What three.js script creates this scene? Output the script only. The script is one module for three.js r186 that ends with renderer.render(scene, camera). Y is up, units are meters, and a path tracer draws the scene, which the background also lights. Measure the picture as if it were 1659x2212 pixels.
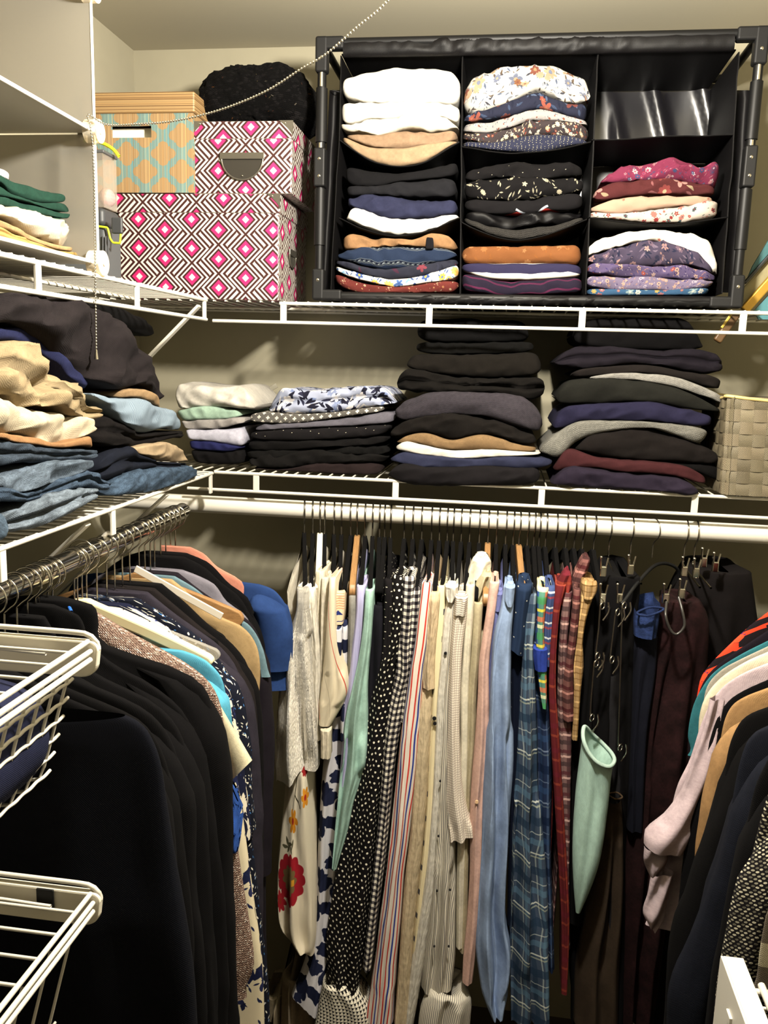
import * as THREE from 'three';
import { RoundedBoxGeometry } from 'three/addons/geometries/RoundedBoxGeometry.js';
import { mergeGeometries } from 'three/addons/utils/BufferGeometryUtils.js';

// ---------- camera, light, exposure ----------
const W = 1659, H = 2212, F = 1814;
const scene = new THREE.Scene();
scene.background = new THREE.Color(0x000000);
const camera = new THREE.PerspectiveCamera(2 * Math.atan(H / 2 / F) * 180 / Math.PI, W / H, 0.05, 20);
camera.position.set(0.92, 1.723, 2.05);
camera.rotation.set(-0.1746, 0.1382, 0.0298, 'YXZ');
camera.updateMatrixWorld();
const renderer = new THREE.WebGLRenderer({ antialias: true });
renderer.toneMapping = THREE.LinearToneMapping;
renderer.toneMappingExposure = 1.72;
renderer.shadowMap.enabled = true;
const LAMP = new THREE.Vector3(0.93, 2.225, 1.04);
const lampLight = new THREE.PointLight(new THREE.Color(1, 0.93, 0.81), 6.2, 0, 2);
lampLight.position.copy(LAMP);
lampLight.castShadow = true;
lampLight.shadow.radius = 2;
lampLight.shadow.mapSize.set(2048, 2048);
lampLight.name = 'bulb_light';
scene.add(lampLight);

// ---------- helpers ----------
const V = (x, y, z) => new THREE.Vector3(x, y, z);
let seed = 7;
const rnd = () => { seed = (seed * 1664525 + 1013904223) >>> 0; return seed / 4294967296; };
const rr = (a, b) => a + (b - a) * rnd();
const lerp = (a, b, t) => a + (b - a) * t, clamp = (x, a, b) => Math.max(a, Math.min(b, x));
const hash = (i, j, k) => { let h = (i * 374761393 + j * 668265263 + k * 1442695041) | 0; h = Math.imul(h ^ (h >>> 13), 1274126177); return ((h ^ (h >>> 16)) >>> 0) / 4294967296; };
const sm = t => t * t * (3 - 2 * t);
function n3(x, y, z) {            // value noise, -1..1
  const i = Math.floor(x), j = Math.floor(y), k = Math.floor(z), u = sm(x - i), v = sm(y - j), w = sm(z - k);
  const L = (a, b, t) => a + (b - a) * t, h = (a, b, c) => hash(i + a, j + b, k + c);
  return 2 * L(L(L(h(0, 0, 0), h(1, 0, 0), u), L(h(0, 1, 0), h(1, 1, 0), u), v), L(L(h(0, 0, 1), h(1, 0, 1), u), L(h(0, 1, 1), h(1, 1, 1), u), v), w) - 1;
}
// a point of the photograph on a given plane of the room
function ray(px, py) { return V((px - W / 2) / F, -(py - H / 2) / F, -1).applyQuaternion(camera.quaternion); }
const onPlane = (px, py, ax, v) => { const d = ray(px, py), t = (v - camera.position[ax]) / d[ax]; return camera.position.clone().addScaledVector(d, t); };
const atZ = (px, py, z) => onPlane(px, py, 'z', z), atX = (px, py, x) => onPlane(px, py, 'x', x), atY = (px, py, y) => onPlane(px, py, 'y', y);
const rows = s => s.trim().split(/\s*;\s*/).map(r => r.trim().split(/[\s,]+/).map(Number));

const names = {};
const numbered = n => { const c = names[n] = (names[n] ?? -1) + 1; return c ? n + '_' + String(c).padStart(3, '0') : n; };
const shade = o => o.traverse(m => { if (m.isMesh) { m.castShadow = true; m.receiveShadow = true; } });
function tagged(o, label, category, group) { o.userData.label = label.split(/\s+/).length > 16 ? label.split(/, hanging on /)[0] : label; if (category) o.userData.category = category; if (group) o.userData.group = group; return o; }
function thing(name, label, category, group) { const g = new THREE.Group(); g.name = numbered(name); tagged(g, label, category, group); scene.add(g); return g; }
function part(name, geo, mat, parent, label) { const m = new THREE.Mesh(geo, mat); m.name = name; if (label) m.userData.label = label; parent.add(m); return m; }
function settle(g) {              // move the group's origin to the thing's base
  g.updateMatrixWorld(true);
  const b = new THREE.Box3().setFromObject(g), c = V((b.min.x + b.max.x) / 2, b.min.y, (b.min.z + b.max.z) / 2);
  for (const ch of g.children) ch.position.sub(c);
  g.position.copy(c); shade(g); return g;
}
function single(name, geo, mat, label, category, group) {
  geo.computeBoundingBox(); const b = geo.boundingBox, c = V((b.min.x + b.max.x) / 2, b.min.y, (b.min.z + b.max.z) / 2);
  geo.translate(-c.x, -c.y, -c.z);
  const m = new THREE.Mesh(geo, mat); m.name = numbered(name); m.position.copy(c); tagged(m, label, category, group); scene.add(m); shade(m); return m;
}
function struct(name, geo, mat) { const m = new THREE.Mesh(geo, mat); m.name = name; m.userData.kind = 'structure'; scene.add(m); shade(m); return m; }
const box = (x0, x1, y0, y1, z0, z1, r = 0) => {
  const g = r ? new RoundedBoxGeometry(x1 - x0, y1 - y0, z1 - z0, 2, Math.min(r, (x1 - x0) / 2.01, (y1 - y0) / 2.01, (z1 - z0) / 2.01)) : new THREE.BoxGeometry(x1 - x0, y1 - y0, z1 - z0);
  return g.translate((x0 + x1) / 2, (y0 + y1) / 2, (z0 + z1) / 2);
};
function rod(a, b, r, seg = 10) {
  const d = b.clone().sub(a), g = new THREE.CylinderGeometry(r, r, d.length(), seg, 1);
  g.applyQuaternion(new THREE.Quaternion().setFromUnitVectors(V(0, 1, 0), d.normalize()));
  return g.translate((a.x + b.x) / 2, (a.y + b.y) / 2, (a.z + b.z) / 2);
}
function strap(a, b, w, t, up = V(0, 1, 0)) {        // flat bar from a to b, w across, t thick
  const d = b.clone().sub(a), L = d.length(); d.normalize();
  const s = up.clone().cross(d).normalize(), u = d.clone().cross(s);
  const g = new RoundedBoxGeometry(t, w, L, 1, Math.min(t, w) * 0.3);
  g.applyMatrix4(new THREE.Matrix4().makeBasis(s, u, d));
  return g.translate((a.x + b.x) / 2, (a.y + b.y) / 2, (a.z + b.z) / 2);
}
const tube = (pts, r, n = 40, seg = 8, closed = false, tension = 0.5) => new THREE.TubeGeometry(new THREE.CatmullRomCurve3(pts, closed, 'catmullrom', tension), n, r, seg, closed);
const bare = g => { const h = g.index ? g.toNonIndexed() : g; for (const k of Object.keys(h.attributes)) if (!['position', 'normal', 'uv'].includes(k)) h.deleteAttribute(k); return h; };
const join = gs => mergeGeometries(gs.map(bare));

// surface through a grid of points: grid[i][j], uvs in metres
function gridGeo(grid, uvf, closeU = false, flip = false) {
  const n = grid.length, m = grid[0].length, P = [], U = [], I = [];
  for (let i = 0; i < n; i++) for (let j = 0; j < m; j++) { const p = grid[i][j]; P.push(p.x, p.y, p.z); const [u, v] = uvf(i, j, p); U.push(u, v); }
  for (let i = 0; i < n - 1; i++) for (let j = 0; j < m - 1; j++) {
    const a = i * m + j, b = a + 1, c = a + m, d = c + 1;
    if (flip) I.push(a, b, c, b, d, c); else I.push(a, c, b, b, c, d);
  }
  const g = new THREE.BufferGeometry();
  g.setAttribute('position', new THREE.Float32BufferAttribute(P, 3)); g.setAttribute('uv', new THREE.Float32BufferAttribute(U, 2)); g.setIndex(I);
  g.computeVertexNormals();
  if (closeU) {                    // average the seam normals
    const N = g.attributes.normal;
    for (let i = 0; i < n; i++) { const a = i * m, b = a + m - 1, v = V(N.getX(a) + N.getX(b), N.getY(a) + N.getY(b), N.getZ(a) + N.getZ(b)).normalize(); N.setXYZ(a, v.x, v.y, v.z); N.setXYZ(b, v.x, v.y, v.z); }
  }
  return g;
}
// smooth curve through px polyline, evaluated by fraction of its x range
function curveAt(pts) {
  const n = pts.length, x0 = pts[0][0], x1 = pts[n - 1][0];
  const ms = pts.map((p, i) => { const a = pts[Math.max(0, i - 1)], b = pts[Math.min(n - 1, i + 1)]; return (b[1] - a[1]) / ((b[0] - a[0]) || 1); });
  return s => {
    const x = lerp(x0, x1, s); let i = 0;
    while (i < n - 2 && (x - pts[i + 1][0]) * Math.sign(x1 - x0) > 0) i++;
    const a = pts[i], b = pts[i + 1], h = b[0] - a[0] || 1, t = clamp((x - a[0]) / h, 0, 1), t2 = t * t, t3 = t2 * t;
    return [x, (2 * t3 - 3 * t2 + 1) * a[1] + (t3 - 2 * t2 + t) * h * ms[i] + (-2 * t3 + 3 * t2) * b[1] + (t3 - t2) * h * ms[i + 1]];
  };
}
// interpolate rows [key, a, b, ...] by key
function rowAt(R) {
  const n = R.length;
  return y => {
    let i = 0; while (i < n - 2 && y > R[i + 1][0]) i++;
    const a = R[i], b = R[i + 1], t = clamp((y - a[0]) / (b[0] - a[0] || 1), 0, 1), p = R[Math.max(0, i - 1)], q = R[Math.min(n - 1, i + 2)];
    return a.slice(1).map((v, k) => {
      const h = b[0] - a[0], m0 = (b[k + 1] - p[k + 1]) / ((b[0] - p[0]) || 1), m1 = (q[k + 1] - v) / ((q[0] - a[0]) || 1), t2 = t * t, t3 = t2 * t;
      return (2 * t3 - 3 * t2 + 1) * v + (t3 - 2 * t2 + t) * h * m0 + (-2 * t3 + 3 * t2) * b[k + 1] + (t3 - t2) * h * m1;
    });
  };
}
let foldSeed = 1;
// folded cloth: top and bottom outlines of its folded edge, on a plane; runs `depth` inwards
function foldGeo(top, bot, { ax = 'z', v = 0.285, depth = 0.22, round = 1, wr = 1, layers = 1, ends = 6, nu = 44 }) {
  const T = curveAt(rows(top)), B = curveAt(rows(bot)), sd = foldSeed++ * 7.31;
  const dir = ax === 'z' ? V(0, 0, -1) : V(-1, 0, 0), NF = 16, grid = [];
  let arc = 0, last = null;
  const us = [];
  for (let i = 0; i <= nu; i++) {
    const s0 = i / nu, s = 0.5 - 0.5 * Math.cos(Math.PI * s0) * (0.35 + 0.65 * 1) * 1, ss = lerp(s0, s, 0.6);
    const a = onPlane(...T(ss), ax, v), b = onPlane(...B(ss), ax, v), mid = a.clone().add(b).multiplyScalar(0.5);
    const e = Math.max(0.12, Math.pow(Math.max(0, 1 - Math.pow(Math.abs(2 * ss - 1), ends * 2)), 1 / 2.4));
    const half = a.clone().sub(b).multiplyScalar(0.5 * e), t = half.length() * 2, r = Math.min(t * 0.5, 0.022) * round, pull = (1 - e) * 0.03;
    const ring = [], put = (h, d) => ring.push(mid.clone().addScaledVector(half, h).addScaledVector(dir, d + pull));
    put(0.9, depth); put(1, depth * 0.66); put(1, depth * 0.33);
    for (let k = 0; k <= NF; k++) {
      const ph = Math.PI * (0.5 - k / NF), h = Math.sign(Math.sin(ph)) * Math.pow(Math.abs(Math.sin(ph)), 0.8); let d = r * (1 - Math.pow(Math.cos(ph), 0.6)) * 0.9;
      if (layers > 1) for (let q = 1; q < layers; q++) { const gpos = 1 - 2 * q / layers + 0.12 * n3(ss * 5, q * 3, sd); d += Math.min(t * 0.35, 0.012) * Math.exp(-Math.pow((h - gpos) * layers * 2.6, 2)); }
      put(h, d);
    }
    put(-1, depth * 0.33); put(-1, depth * 0.66); put(-0.9, depth);
    ring.forEach((p, k) => {
      const edge = clamp((k - 1) / 3, 0, 1) * clamp((ring.length - 2 - k) / 3, 0, 1), big = n3(p.x * 17 + sd, p.y * 22 + p.z * 9, p.z * 17 - sd), crease = n3(p.x * 38 + p.y * 26 + sd, p.y * 48 - p.x * 12, p.z * 30 + sd);
      const amt = (big * 0.006 + (0.35 - Math.abs(crease)) * 0.0058 + (0.3 - Math.abs(n3(p.x * 60 + p.y * 20, p.y * 30, sd))) * 0.002 + n3(p.x * 90, p.y * 90, p.z * 90 + sd) * 0.0008) * wr;
      p.addScaledVector(dir, -amt * edge); p.y += amt * 0.4 * Math.min(1, t / 0.02) * (edge > 0 ? 1 : 0);
    });
    if (last) arc += mid.distanceTo(last); last = mid; us.push(arc); grid.push(ring);
  }
  const vs = grid.map(r => { let L = 0; return r.map((p, k) => (k ? L += p.distanceTo(r[k - 1]) : 0)); });
  const g = gridGeo(grid, (i, j) => [us[i], -vs[i][j]], false, ax === 'x');
  // end caps
  const caps = [0, nu].map((i, q) => { const r = grid[i], c = r.reduce((s, p) => s.add(p), V(0, 0, 0)).multiplyScalar(1 / r.length); return gridGeo([r, r.map(p => p.clone().lerp(c, 0.98))], (a, j) => [us[i] + a * 0.01, -vs[i][j]], false, (q === 0) !== (ax === 'x')); });
  return join([g, ...caps]);
}
// ---------- textures and materials ----------
function tex(w, h, draw, mx, my = mx, srgb = true) {
  const c = document.createElement('canvas'); c.width = w; c.height = h; const g = c.getContext('2d'); draw(g, w, h);
  const t = new THREE.CanvasTexture(c); t.wrapS = t.wrapT = THREE.RepeatWrapping; t.repeat.set(1 / mx, 1 / my); if (srgb) t.colorSpace = THREE.SRGBColorSpace; return t;
}
const fill = (g, w, h, c) => { g.fillStyle = c; g.fillRect(0, 0, w, h); };
const pick = a => a[Math.floor(rnd() * a.length)];
const stamp = (g, S, x, y, fn) => { for (const dx of [-S, 0, S]) for (const dy of [-S, 0, S]) if (x + dx > -S * 0.35 && x + dx < S * 1.35 && y + dy > -S * 0.35 && y + dy < S * 1.35) { g.save(); g.translate(x + dx, y + dy); fn(g); g.restore(); } };
function blob(g, r, n = 7, j = 0.3, sx = 1, sy = 1, k = 0) { g.beginPath(); for (let i = 0; i <= n; i++) { const a = i / n * 6.283, q = r * (1 + j * (hash(i % n, k, 3) * 2 - 1)); g[i ? 'lineTo' : 'moveTo'](Math.cos(a) * q * sx, Math.sin(a) * q * sy); } g.fill(); }
function flower(g, r, petal, core, n = 6) { g.fillStyle = petal; if (n > 5) { g.beginPath(); g.arc(0, 0, r * 0.62, 0, 7); g.fill(); } for (let i = 0; i < n; i++) { const a = i / n * 6.283; g.beginPath(); g.ellipse(Math.cos(a) * r * 0.6, Math.sin(a) * r * 0.6, r * 0.45, r * 0.3, a, 0, 7); g.fill(); } g.fillStyle = core; g.beginPath(); g.arc(0, 0, r * 0.3, 0, 7); g.fill(); }
function leaf(g, r, c) { g.fillStyle = c; g.beginPath(); g.moveTo(-r, 0); g.quadraticCurveTo(0, -r * 0.6, r, 0); g.quadraticCurveTo(0, r * 0.6, -r, 0); g.fill(); }
const muted = (g, S, k = 0.3) => { const im = g.getImageData(0, 0, S, S), d = im.data; for (let i = 0; i < d.length; i += 4) { const l = 0.3 * d[i] + 0.59 * d[i + 1] + 0.11 * d[i + 2]; for (let q = 0; q < 3; q++) d[i + q] = lerp(d[i + q], l, k); } g.putImageData(im, 0, 0); };
function floral(bg, petals, leaves, { n = 26, r = 30, nl = 60, lr = 16, m = 0.16, S = 384, specks = [], ns = 0 } = {}) {
  return tex(S, S, g => {
    fill(g, S, S, bg);
    for (let i = 0; i < nl * 1.8; i++) { const a = rnd() * 6.3, c = pick(leaves), q = lr * rr(0.5, 1.3); stamp(g, S, rnd() * S, rnd() * S, h => { h.rotate(a); leaf(h, q, c); }); }
    for (let i = 0; i < n * 1.5; i++) { const a = rnd() * 6.3, c = pick(petals), d = pick(petals), q = r * rr(0.4, 1.15), k = 5 + Math.floor(rnd() * 4); stamp(g, S, rnd() * S, rnd() * S, h => { h.rotate(a); flower(h, q, c, d, k); }); }
    for (let i = 0; i < ns; i++) { const c = pick(specks), q = rr(1.5, 5), a = rnd() * 3; stamp(g, S, rnd() * S, rnd() * S, h => { h.rotate(a); h.fillStyle = c; h.fillRect(-q, -q / 2, q * 2, q); }); }
    muted(g, S);
  }, m);
}
const dots = (bg, c, { S = 128, r = 9, m = 0.03, list = [[0.25, 0.25], [0.75, 0.75]] } = {}) => tex(S, S, g => { fill(g, S, S, bg); for (const [x, y] of list) stamp(g, S, x * S, y * S, h => { h.fillStyle = c; h.beginPath(); h.arc(0, 0, r, 0, 7); h.fill(); }); }, m);
const stripes = (list, m, my = 0.1, horiz = false) => tex(horiz ? 8 : 256, horiz ? 256 : 8, (g, w, h) => { let p = 0; const L = 256; for (const [c, f] of list) { g.fillStyle = c; horiz ? g.fillRect(0, p * L, w, f * L + 1) : g.fillRect(p * L, 0, f * L + 1, h); p += f; } }, horiz ? my : m, horiz ? m : my);
function plaid(bg, vs, hs, m, my = m) {      // vs, hs: [position, width, colour, alpha]
  return tex(256, 256, g => { fill(g, 256, 256, bg); for (const [p, w, c, a] of vs) { g.globalAlpha = a; g.fillStyle = c; g.fillRect(p * 256, 0, w * 256, 256); } for (const [p, w, c, a] of hs) { g.globalAlpha = a; g.fillStyle = c; g.fillRect(0, p * 256, 256, w * 256); } g.globalAlpha = 1; }, m, my);
}
const gingham = (a, b, mid, m) => tex(128, 128, g => { fill(g, 128, 128, a); g.fillStyle = mid; g.fillRect(0, 0, 64, 128); g.fillRect(0, 0, 128, 64); g.fillStyle = b; g.fillRect(0, 0, 64, 64); }, m);
const hound = (a, b, m) => tex(64, 64, g => { fill(g, 64, 64, a); g.fillStyle = b; g.fillRect(0, 0, 32, 32); for (const [x, y] of [[32, 0], [48, 0], [0, 32], [0, 48]]) { g.beginPath(); if (y === 0) { g.moveTo(x, 0); g.lineTo(x + 16, 0); g.lineTo(x, 16); } else { g.moveTo(0, y); g.lineTo(16, y); g.lineTo(0, y + 16); } g.fill(); } }, m);
const mottle = (lo, hi, S = 256, m = 0.12, sx = 1, sy = 1) => tex(S, S, g => { const im = g.createImageData(S, S); for (let y = 0; y < S; y++) for (let x = 0; x < S; x++) { const f = (a, b) => { const X = x / S * a, Y = y / S * b, q = (i, j) => hash(((i % a) + a) % a, ((j % b) + b) % b, a + b), i = Math.floor(X), j = Math.floor(Y), u = sm(X - i), v = sm(Y - j); return lerp(lerp(q(i, j), q(i + 1, j), u), lerp(q(i, j + 1), q(i + 1, j + 1), u), v); }; const n = 0.45 * f(6 * sx, 6 * sy) + 0.3 * f(24 * sx, 24 * sy) + 0.25 * f(96, 96), c = 255 * lerp(lo, hi, n), k = (y * S + x) * 4; im.data[k] = im.data[k + 1] = im.data[k + 2] = c; im.data[k + 3] = 255; } g.putImageData(im, 0, 0); }, m);
const heather = mottle(0.78, 1.0), denimT = mottle(0.45, 1.0, 256, 0.09, 1, 3);
const weave = tex(64, 64, g => { fill(g, 64, 64, '#777'); for (let i = 0; i < 8; i++) for (let j = 0; j < 8; j++) { g.fillStyle = (i + j) % 2 ? '#aaa' : '#555'; g.fillRect(i * 8 + 1, j * 8 + 1, 6, 6); } }, 0.012, 0.012, false);
const crinkle = tex(256, 256, g => { const im = g.createImageData(256, 256); for (let y = 0; y < 256; y++) for (let x = 0; x < 256; x++) { const q = (i, j) => hash(((i % 64) + 64) % 64, ((j % 10) + 10) % 10, 5), X = x / 4, Y = y / 25.6, i = Math.floor(X), j = Math.floor(Y), u = sm(X - i), v = sm(Y - j), c = 255 * lerp(lerp(q(i, j), q(i + 1, j), u), lerp(q(i, j + 1), q(i + 1, j + 1), u), v), k = (y * 256 + x) * 4; im.data[k] = im.data[k + 1] = im.data[k + 2] = c; im.data[k + 3] = 255; } g.putImageData(im, 0, 0); }, 0.09, 0.12, false);
const knitB = tex(128, 128, g => { fill(g, 128, 128, '#333'); g.strokeStyle = '#ddd'; g.lineWidth = 7; for (let i = 0; i < 8; i++) for (let j = -1; j < 9; j++) { g.beginPath(); g.moveTo(i * 16, j * 16); g.lineTo(i * 16 + 8, j * 16 + 10); g.lineTo(i * 16 + 16, j * 16); g.stroke(); } }, 0.03, 0.03, false);

const matCache = {};
function cloth(color, { map = heather, bump = weave, bs = 0.0004, rough = 0.92, ...o } = {}) {
  const key = [color, map && map.uuid, bump && bump.uuid, bs, rough, JSON.stringify(o)].join();
  return matCache[key] ??= new THREE.MeshPhysicalMaterial({ color: (c => c.lerp(new THREE.Color().setScalar(0.25 * c.r + 0.6 * c.g + 0.15 * c.b), 0.14))(new THREE.Color(color)), map, bumpMap: bump, bumpScale: bs, roughness: rough, side: THREE.DoubleSide, specularIntensity: 0.22, ...o });
}
const printed = (map, o = {}) => cloth('#ffffff', { map, ...o });
const std = (color, roughness = 0.5, metalness = 0, o = {}) => new THREE.MeshStandardMaterial({ color, roughness, metalness, ...o });
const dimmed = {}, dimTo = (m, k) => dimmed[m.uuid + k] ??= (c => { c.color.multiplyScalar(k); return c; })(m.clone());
const M = {
  wall: std('#958f7a', 0.9, 0, { map: mottle(0.95, 1, 256, 0.8) }), ceil: std('#a8a18c', 0.95), floor: std('#4a4036', 1),
  white: std('#c9c5ba', 0.38), whitePaint: std('#d6d2c7', 0.25), chrome: std('#c9c5bb', 0.14, 1), wire: std('#8a867c', 0.3, 1), brass: std('#b89a5a', 0.3, 1),
  velvet: cloth('#0c0b0c', { rough: 1 }), wood: std('#a67d50', 0.45, 0, { map: mottle(0.7, 1, 128, 0.1, 1, 8) }), cream: std('#dfd2a8', 0.4), clearW: std('#eee8dc', 0.35),
  blackFab: new THREE.MeshPhysicalMaterial({ color: '#060506', roughness: 0.55, specularIntensity: 0.35, bumpMap: weave, bumpScale: 0.0002, side: THREE.DoubleSide }), blackTube: new THREE.MeshPhysicalMaterial({ color: '#0a0a0b', roughness: 0.5, specularIntensity: 0.45 }), blackPlastic: new THREE.MeshPhysicalMaterial({ color: '#0f0f10', roughness: 0.55, specularIntensity: 0.5 }),
};
// ---------- room ----------
const RW = 1.78, RD = 2.42, RH = 2.44, T = 0.1;
struct('floor', box(-T, RW + T, -T, 0, -T, RD + T), M.floor);
struct('ceiling', box(-T, RW + T, RH, RH + T, -T, RD + T), M.ceil);
struct('wall_back', box(-T, RW + T, 0, RH, -T, 0), M.wall);
struct('wall_left', box(-T, 0, 0, RH, 0, RD), M.wall);
struct('wall_right', box(RW, RW + T, 0, RH, 0, RD), M.wall);
struct('wall_front', join([box(-T, 0.45, 0, RH, RD, RD + T), box(1.35, RW + T, 0, RH, RD, RD + T), box(0.45, 1.35, 2.05, RH, RD, RD + T)]), M.wall);   // open doorway behind the camera

// lamp with pull chain socket on the ceiling, above the picture
{
  const g = thing('ceiling_lamp', 'white porcelain ceiling socket with bare round bulb and pull chain', 'lamp');
  const { x, y, z } = LAMP, lathe = (pts, n = 28) => new THREE.LatheGeometry(pts.map(p => new THREE.Vector2(p[0], p[1] < 2.43 ? p[1] - 2.245 + y : p[1])), n).translate(x, 0, z);
  part('socket', lathe([[0.001, 2.44], [0.058, 2.44], [0.056, 2.431], [0.034, 2.41], [0.03, 2.34], [0.026, 2.325], [0.001, 2.325]]), M.white, g);
  const bulb = part('bulb', lathe([[0.012, 2.325], [0.014, 2.305], [0.024, 2.285], [0.0305, 2.262], [0.032, 2.245], [0.028, 2.226], [0.017, 2.215], [0.001, 2.212]]), new THREE.MeshStandardMaterial({ color: '#fff6e4', emissive: new THREE.Color(1, 0.91, 0.76), emissiveIntensity: 3, roughness: 0.4 }), g);
  settle(g); bulb.castShadow = false;
}

// ---------- wire shelves ----------
const yT = 1.8405, yB = 1.480, FS = 0.303;
function shelf(name, label, { y, along, a0, a1, front = FS, lip = 0.0385, posts, rail0 = a0, lip0 = a0, braces = [], wires = true, noLip = false }) {
  const g = thing(name, label, 'wire shelf');
  const P = (a, d, h) => along === 'x' ? V(a, h, d) : V(d, h, a);
  if (wires) {
    const ws = []; for (let a = Math.min(a0, a1) + 0.008; a < Math.max(a0, a1) - 0.004; a += 0.0254) ws.push(rod(P(a, 0.012, y + 0.003), P(a, front + 0.002, y + 0.003), 0.0019, 6));
    const m = part('deck_wires', join(ws), M.white, g); m.userData.kind = 'stuff';
  }
  part('front_rail', rod(P(rail0, front, y), P(a1, front, y), 0.0037, 12), M.white, g);
  if (!noLip) part('lip_rail', rod(P(lip0, front, y - lip), P(a1, front, y - lip), 0.0036, 12), M.white, g);
  part('back_rail', rod(P(a0, 0.014, y), P(a1, 0.014, y), 0.0032, 10), M.white, g);
  part('middle_rail', rod(P(a0, 0.16, y - 0.002), P(a1, 0.16, y - 0.002), 0.0032, 10), M.white, g);
  for (const a of posts) part('lip_post', strap(P(a, front, y - lip + 0.001), P(a, front, y), along === 'x' ? 0.005 : 0.005, 0.0135, along === 'x' ? V(0, 0, 1) : V(1, 0, 0)), M.white, g);
  for (const [p, q] of braces) part('brace', strap(p, q, 0.006, 0.017), M.white, g);
  return settle(g);
}
const bx = k => 0.453 + 0.3048 * k, cx = k => 0.3955 + 0.3048 * k;
shelf('wire_shelf', 'white wire shelf on the back wall carrying the black cubby organizer', { y: yT, along: 'x', a0: 0.015, a1: RW - 0.01, rail0: 0.445, lip0: 0.3, posts: [0, 1, 2, 3, 4].map(bx) });
shelf('wire_shelf', 'white wire shelf on the back wall carrying the stacks of dark folded clothes', { y: yB, along: 'x', a0: 0.015, a1: RW - 0.01, rail0: 0.302, lip0: 0.24, posts: [0, 1, 2, 3, 4].map(cx) });
shelf('wire_shelf', 'upper white wire shelf on the left wall under the clear cube', { y: yT, along: 'z', a0: 0.352, a1: 1.9, rail0: 0.352, posts: [0.362, 0.682, 0.986, 1.29, 1.6], braces: [[V(0.296, yT - 0.012, 0.372), V(0.004, 1.545, 0.372)], [V(0.296, yT - 0.012, 1.2), V(0.004, 1.545, 1.2)]] });
shelf('wire_shelf', 'lower white wire shelf on the left wall with folded jeans on it', { y: yB, along: 'z', a0: 0.322, a1: 1.9, rail0: 0.322, noLip: true, lip: 0.044, posts: [0.332, 0.791, 1.096, 1.4], braces: [[V(0.296, yB - 0.012, 0.55), V(0.004, 1.2, 0.55)], [V(0.296, yB - 0.012, 0.86), V(0.004, 1.2, 0.86)], [V(0.296, yB - 0.012, 1.12), V(0.004, 1.2, 1.12)]] });

// ---------- hanging rods ----------
const ROD = { y: 1.402, z: 0.27, r: 0.0195 }, LROD = { y: 1.42, x: 0.29, r: 0.0155 }, RRODX = 1.49;
{
  const g = thing('closet_rod', 'thick glossy white closet rod along the back wall', 'rod');
  part('pole', rod(V(0.06, ROD.y, ROD.z), V(RW - 0.002, ROD.y, ROD.z), ROD.r, 32), M.whitePaint, g);
  part('end_socket', rod(V(RW - 0.02, ROD.y, ROD.z), V(RW, ROD.y, ROD.z), 0.03, 24), M.white, g);
  part('bracket', strap(V(0.07, ROD.y + 0.018, ROD.z), V(0.07, yB - 0.034, FS), 0.004, 0.018), M.white, g);
  settle(g);
}
{
  const g = thing('closet_rod', 'shiny chrome closet rod along the left wall', 'rod');
  part('pole', rod(V(LROD.x, LROD.y, 0.46), V(LROD.x, LROD.y, 1.9), LROD.r, 28), M.chrome, g);
  part('end_cap', new THREE.SphereGeometry(LROD.r * 1.05, 20, 12).scale(1, 1, 0.5).translate(LROD.x, LROD.y, 0.46), M.chrome, g);
  for (const z of [0.791, 1.096]) part('hook_bracket', tube([V(LROD.x - 0.004, LROD.y + 0.013, z), V(LROD.x + 0.004, LROD.y + 0.02, z), V(0.302, yB - 0.04, z)], 0.004, 16), M.white, g);
  settle(g);
}
{
  const g = thing('closet_rod', 'closet rod along the right wall above the lilac blouse', 'rod');
  part('pole', rod(V(RRODX, 1.398, 0.42), V(RRODX, 1.398, 1.9), 0.014, 20), M.chrome, g);
  part('hook_bracket', rod(V(RRODX, 1.398, 0.43), V(RW, 1.398, 0.43), 0.006, 8), M.white, g);
  settle(g);
}
// ---------- boxes on the upper back shelf ----------
function metricUV(geo, ou = 0, ov = 0) {
  const g = geo.index ? geo.toNonIndexed() : geo, p = g.attributes.position, n = g.attributes.normal, u = g.attributes.uv;
  for (let i = 0; i < p.count; i++) {
    const a = Math.abs(n.getX(i)), b = Math.abs(n.getY(i)), c = Math.abs(n.getZ(i));
    if (c >= a && c >= b) u.setXY(i, p.getX(i) - ou, p.getY(i) - ov); else if (a >= b) u.setXY(i, -p.getZ(i) - ou, p.getY(i) - ov); else u.setXY(i, p.getX(i) - ou, -p.getZ(i) - ov);
  }
  return g;
}
const chevron = tex(256, 128, g => {
  const im = g.createImageData(256, 128), A = [];
  for (let i = -2; i <= 3; i++) for (let j = -2; j <= 3; j++) A.push([i * 61, j * 61 + (i & 1 ? 22 : 0)]);
  for (let y = 0; y < 128; y++) for (let x = 0; x < 256; x++) {
    const X = x / 256 * 122, Y = y / 128 * 61; let d = 99, best = 1e9;
    for (const [a, b] of A) { const l = Math.abs(X - a) + Math.abs(Y - b), q = l + 0.3 * Math.hypot(X - a, Y - b); if (q < best) { best = q; d = l; } }
    const c = d < 8 ? [200, 197, 190] : d < 17.5 ? [176, 34, 94] : d < 22.8 ? [52, 22, 20] : d < 27.4 ? [200, 196, 186] : d < 33.6 ? [52, 22, 20] : d < 39.2 ? [200, 196, 186] : d < 46 ? [52, 22, 20] : [200, 196, 186];
    const k = (y * 256 + x) * 4; im.data.set([...c, 255], k);
  }
  g.putImageData(im, 0, 0);
}, 0.1166, 0.0583);
const boxMat = std('#ffffff', 0.42, 0, { map: chevron });
const tinMat = std('#77736a', 0.3, 0.8);
const dA = atZ(298.4, 472.7, 0.3);
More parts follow.
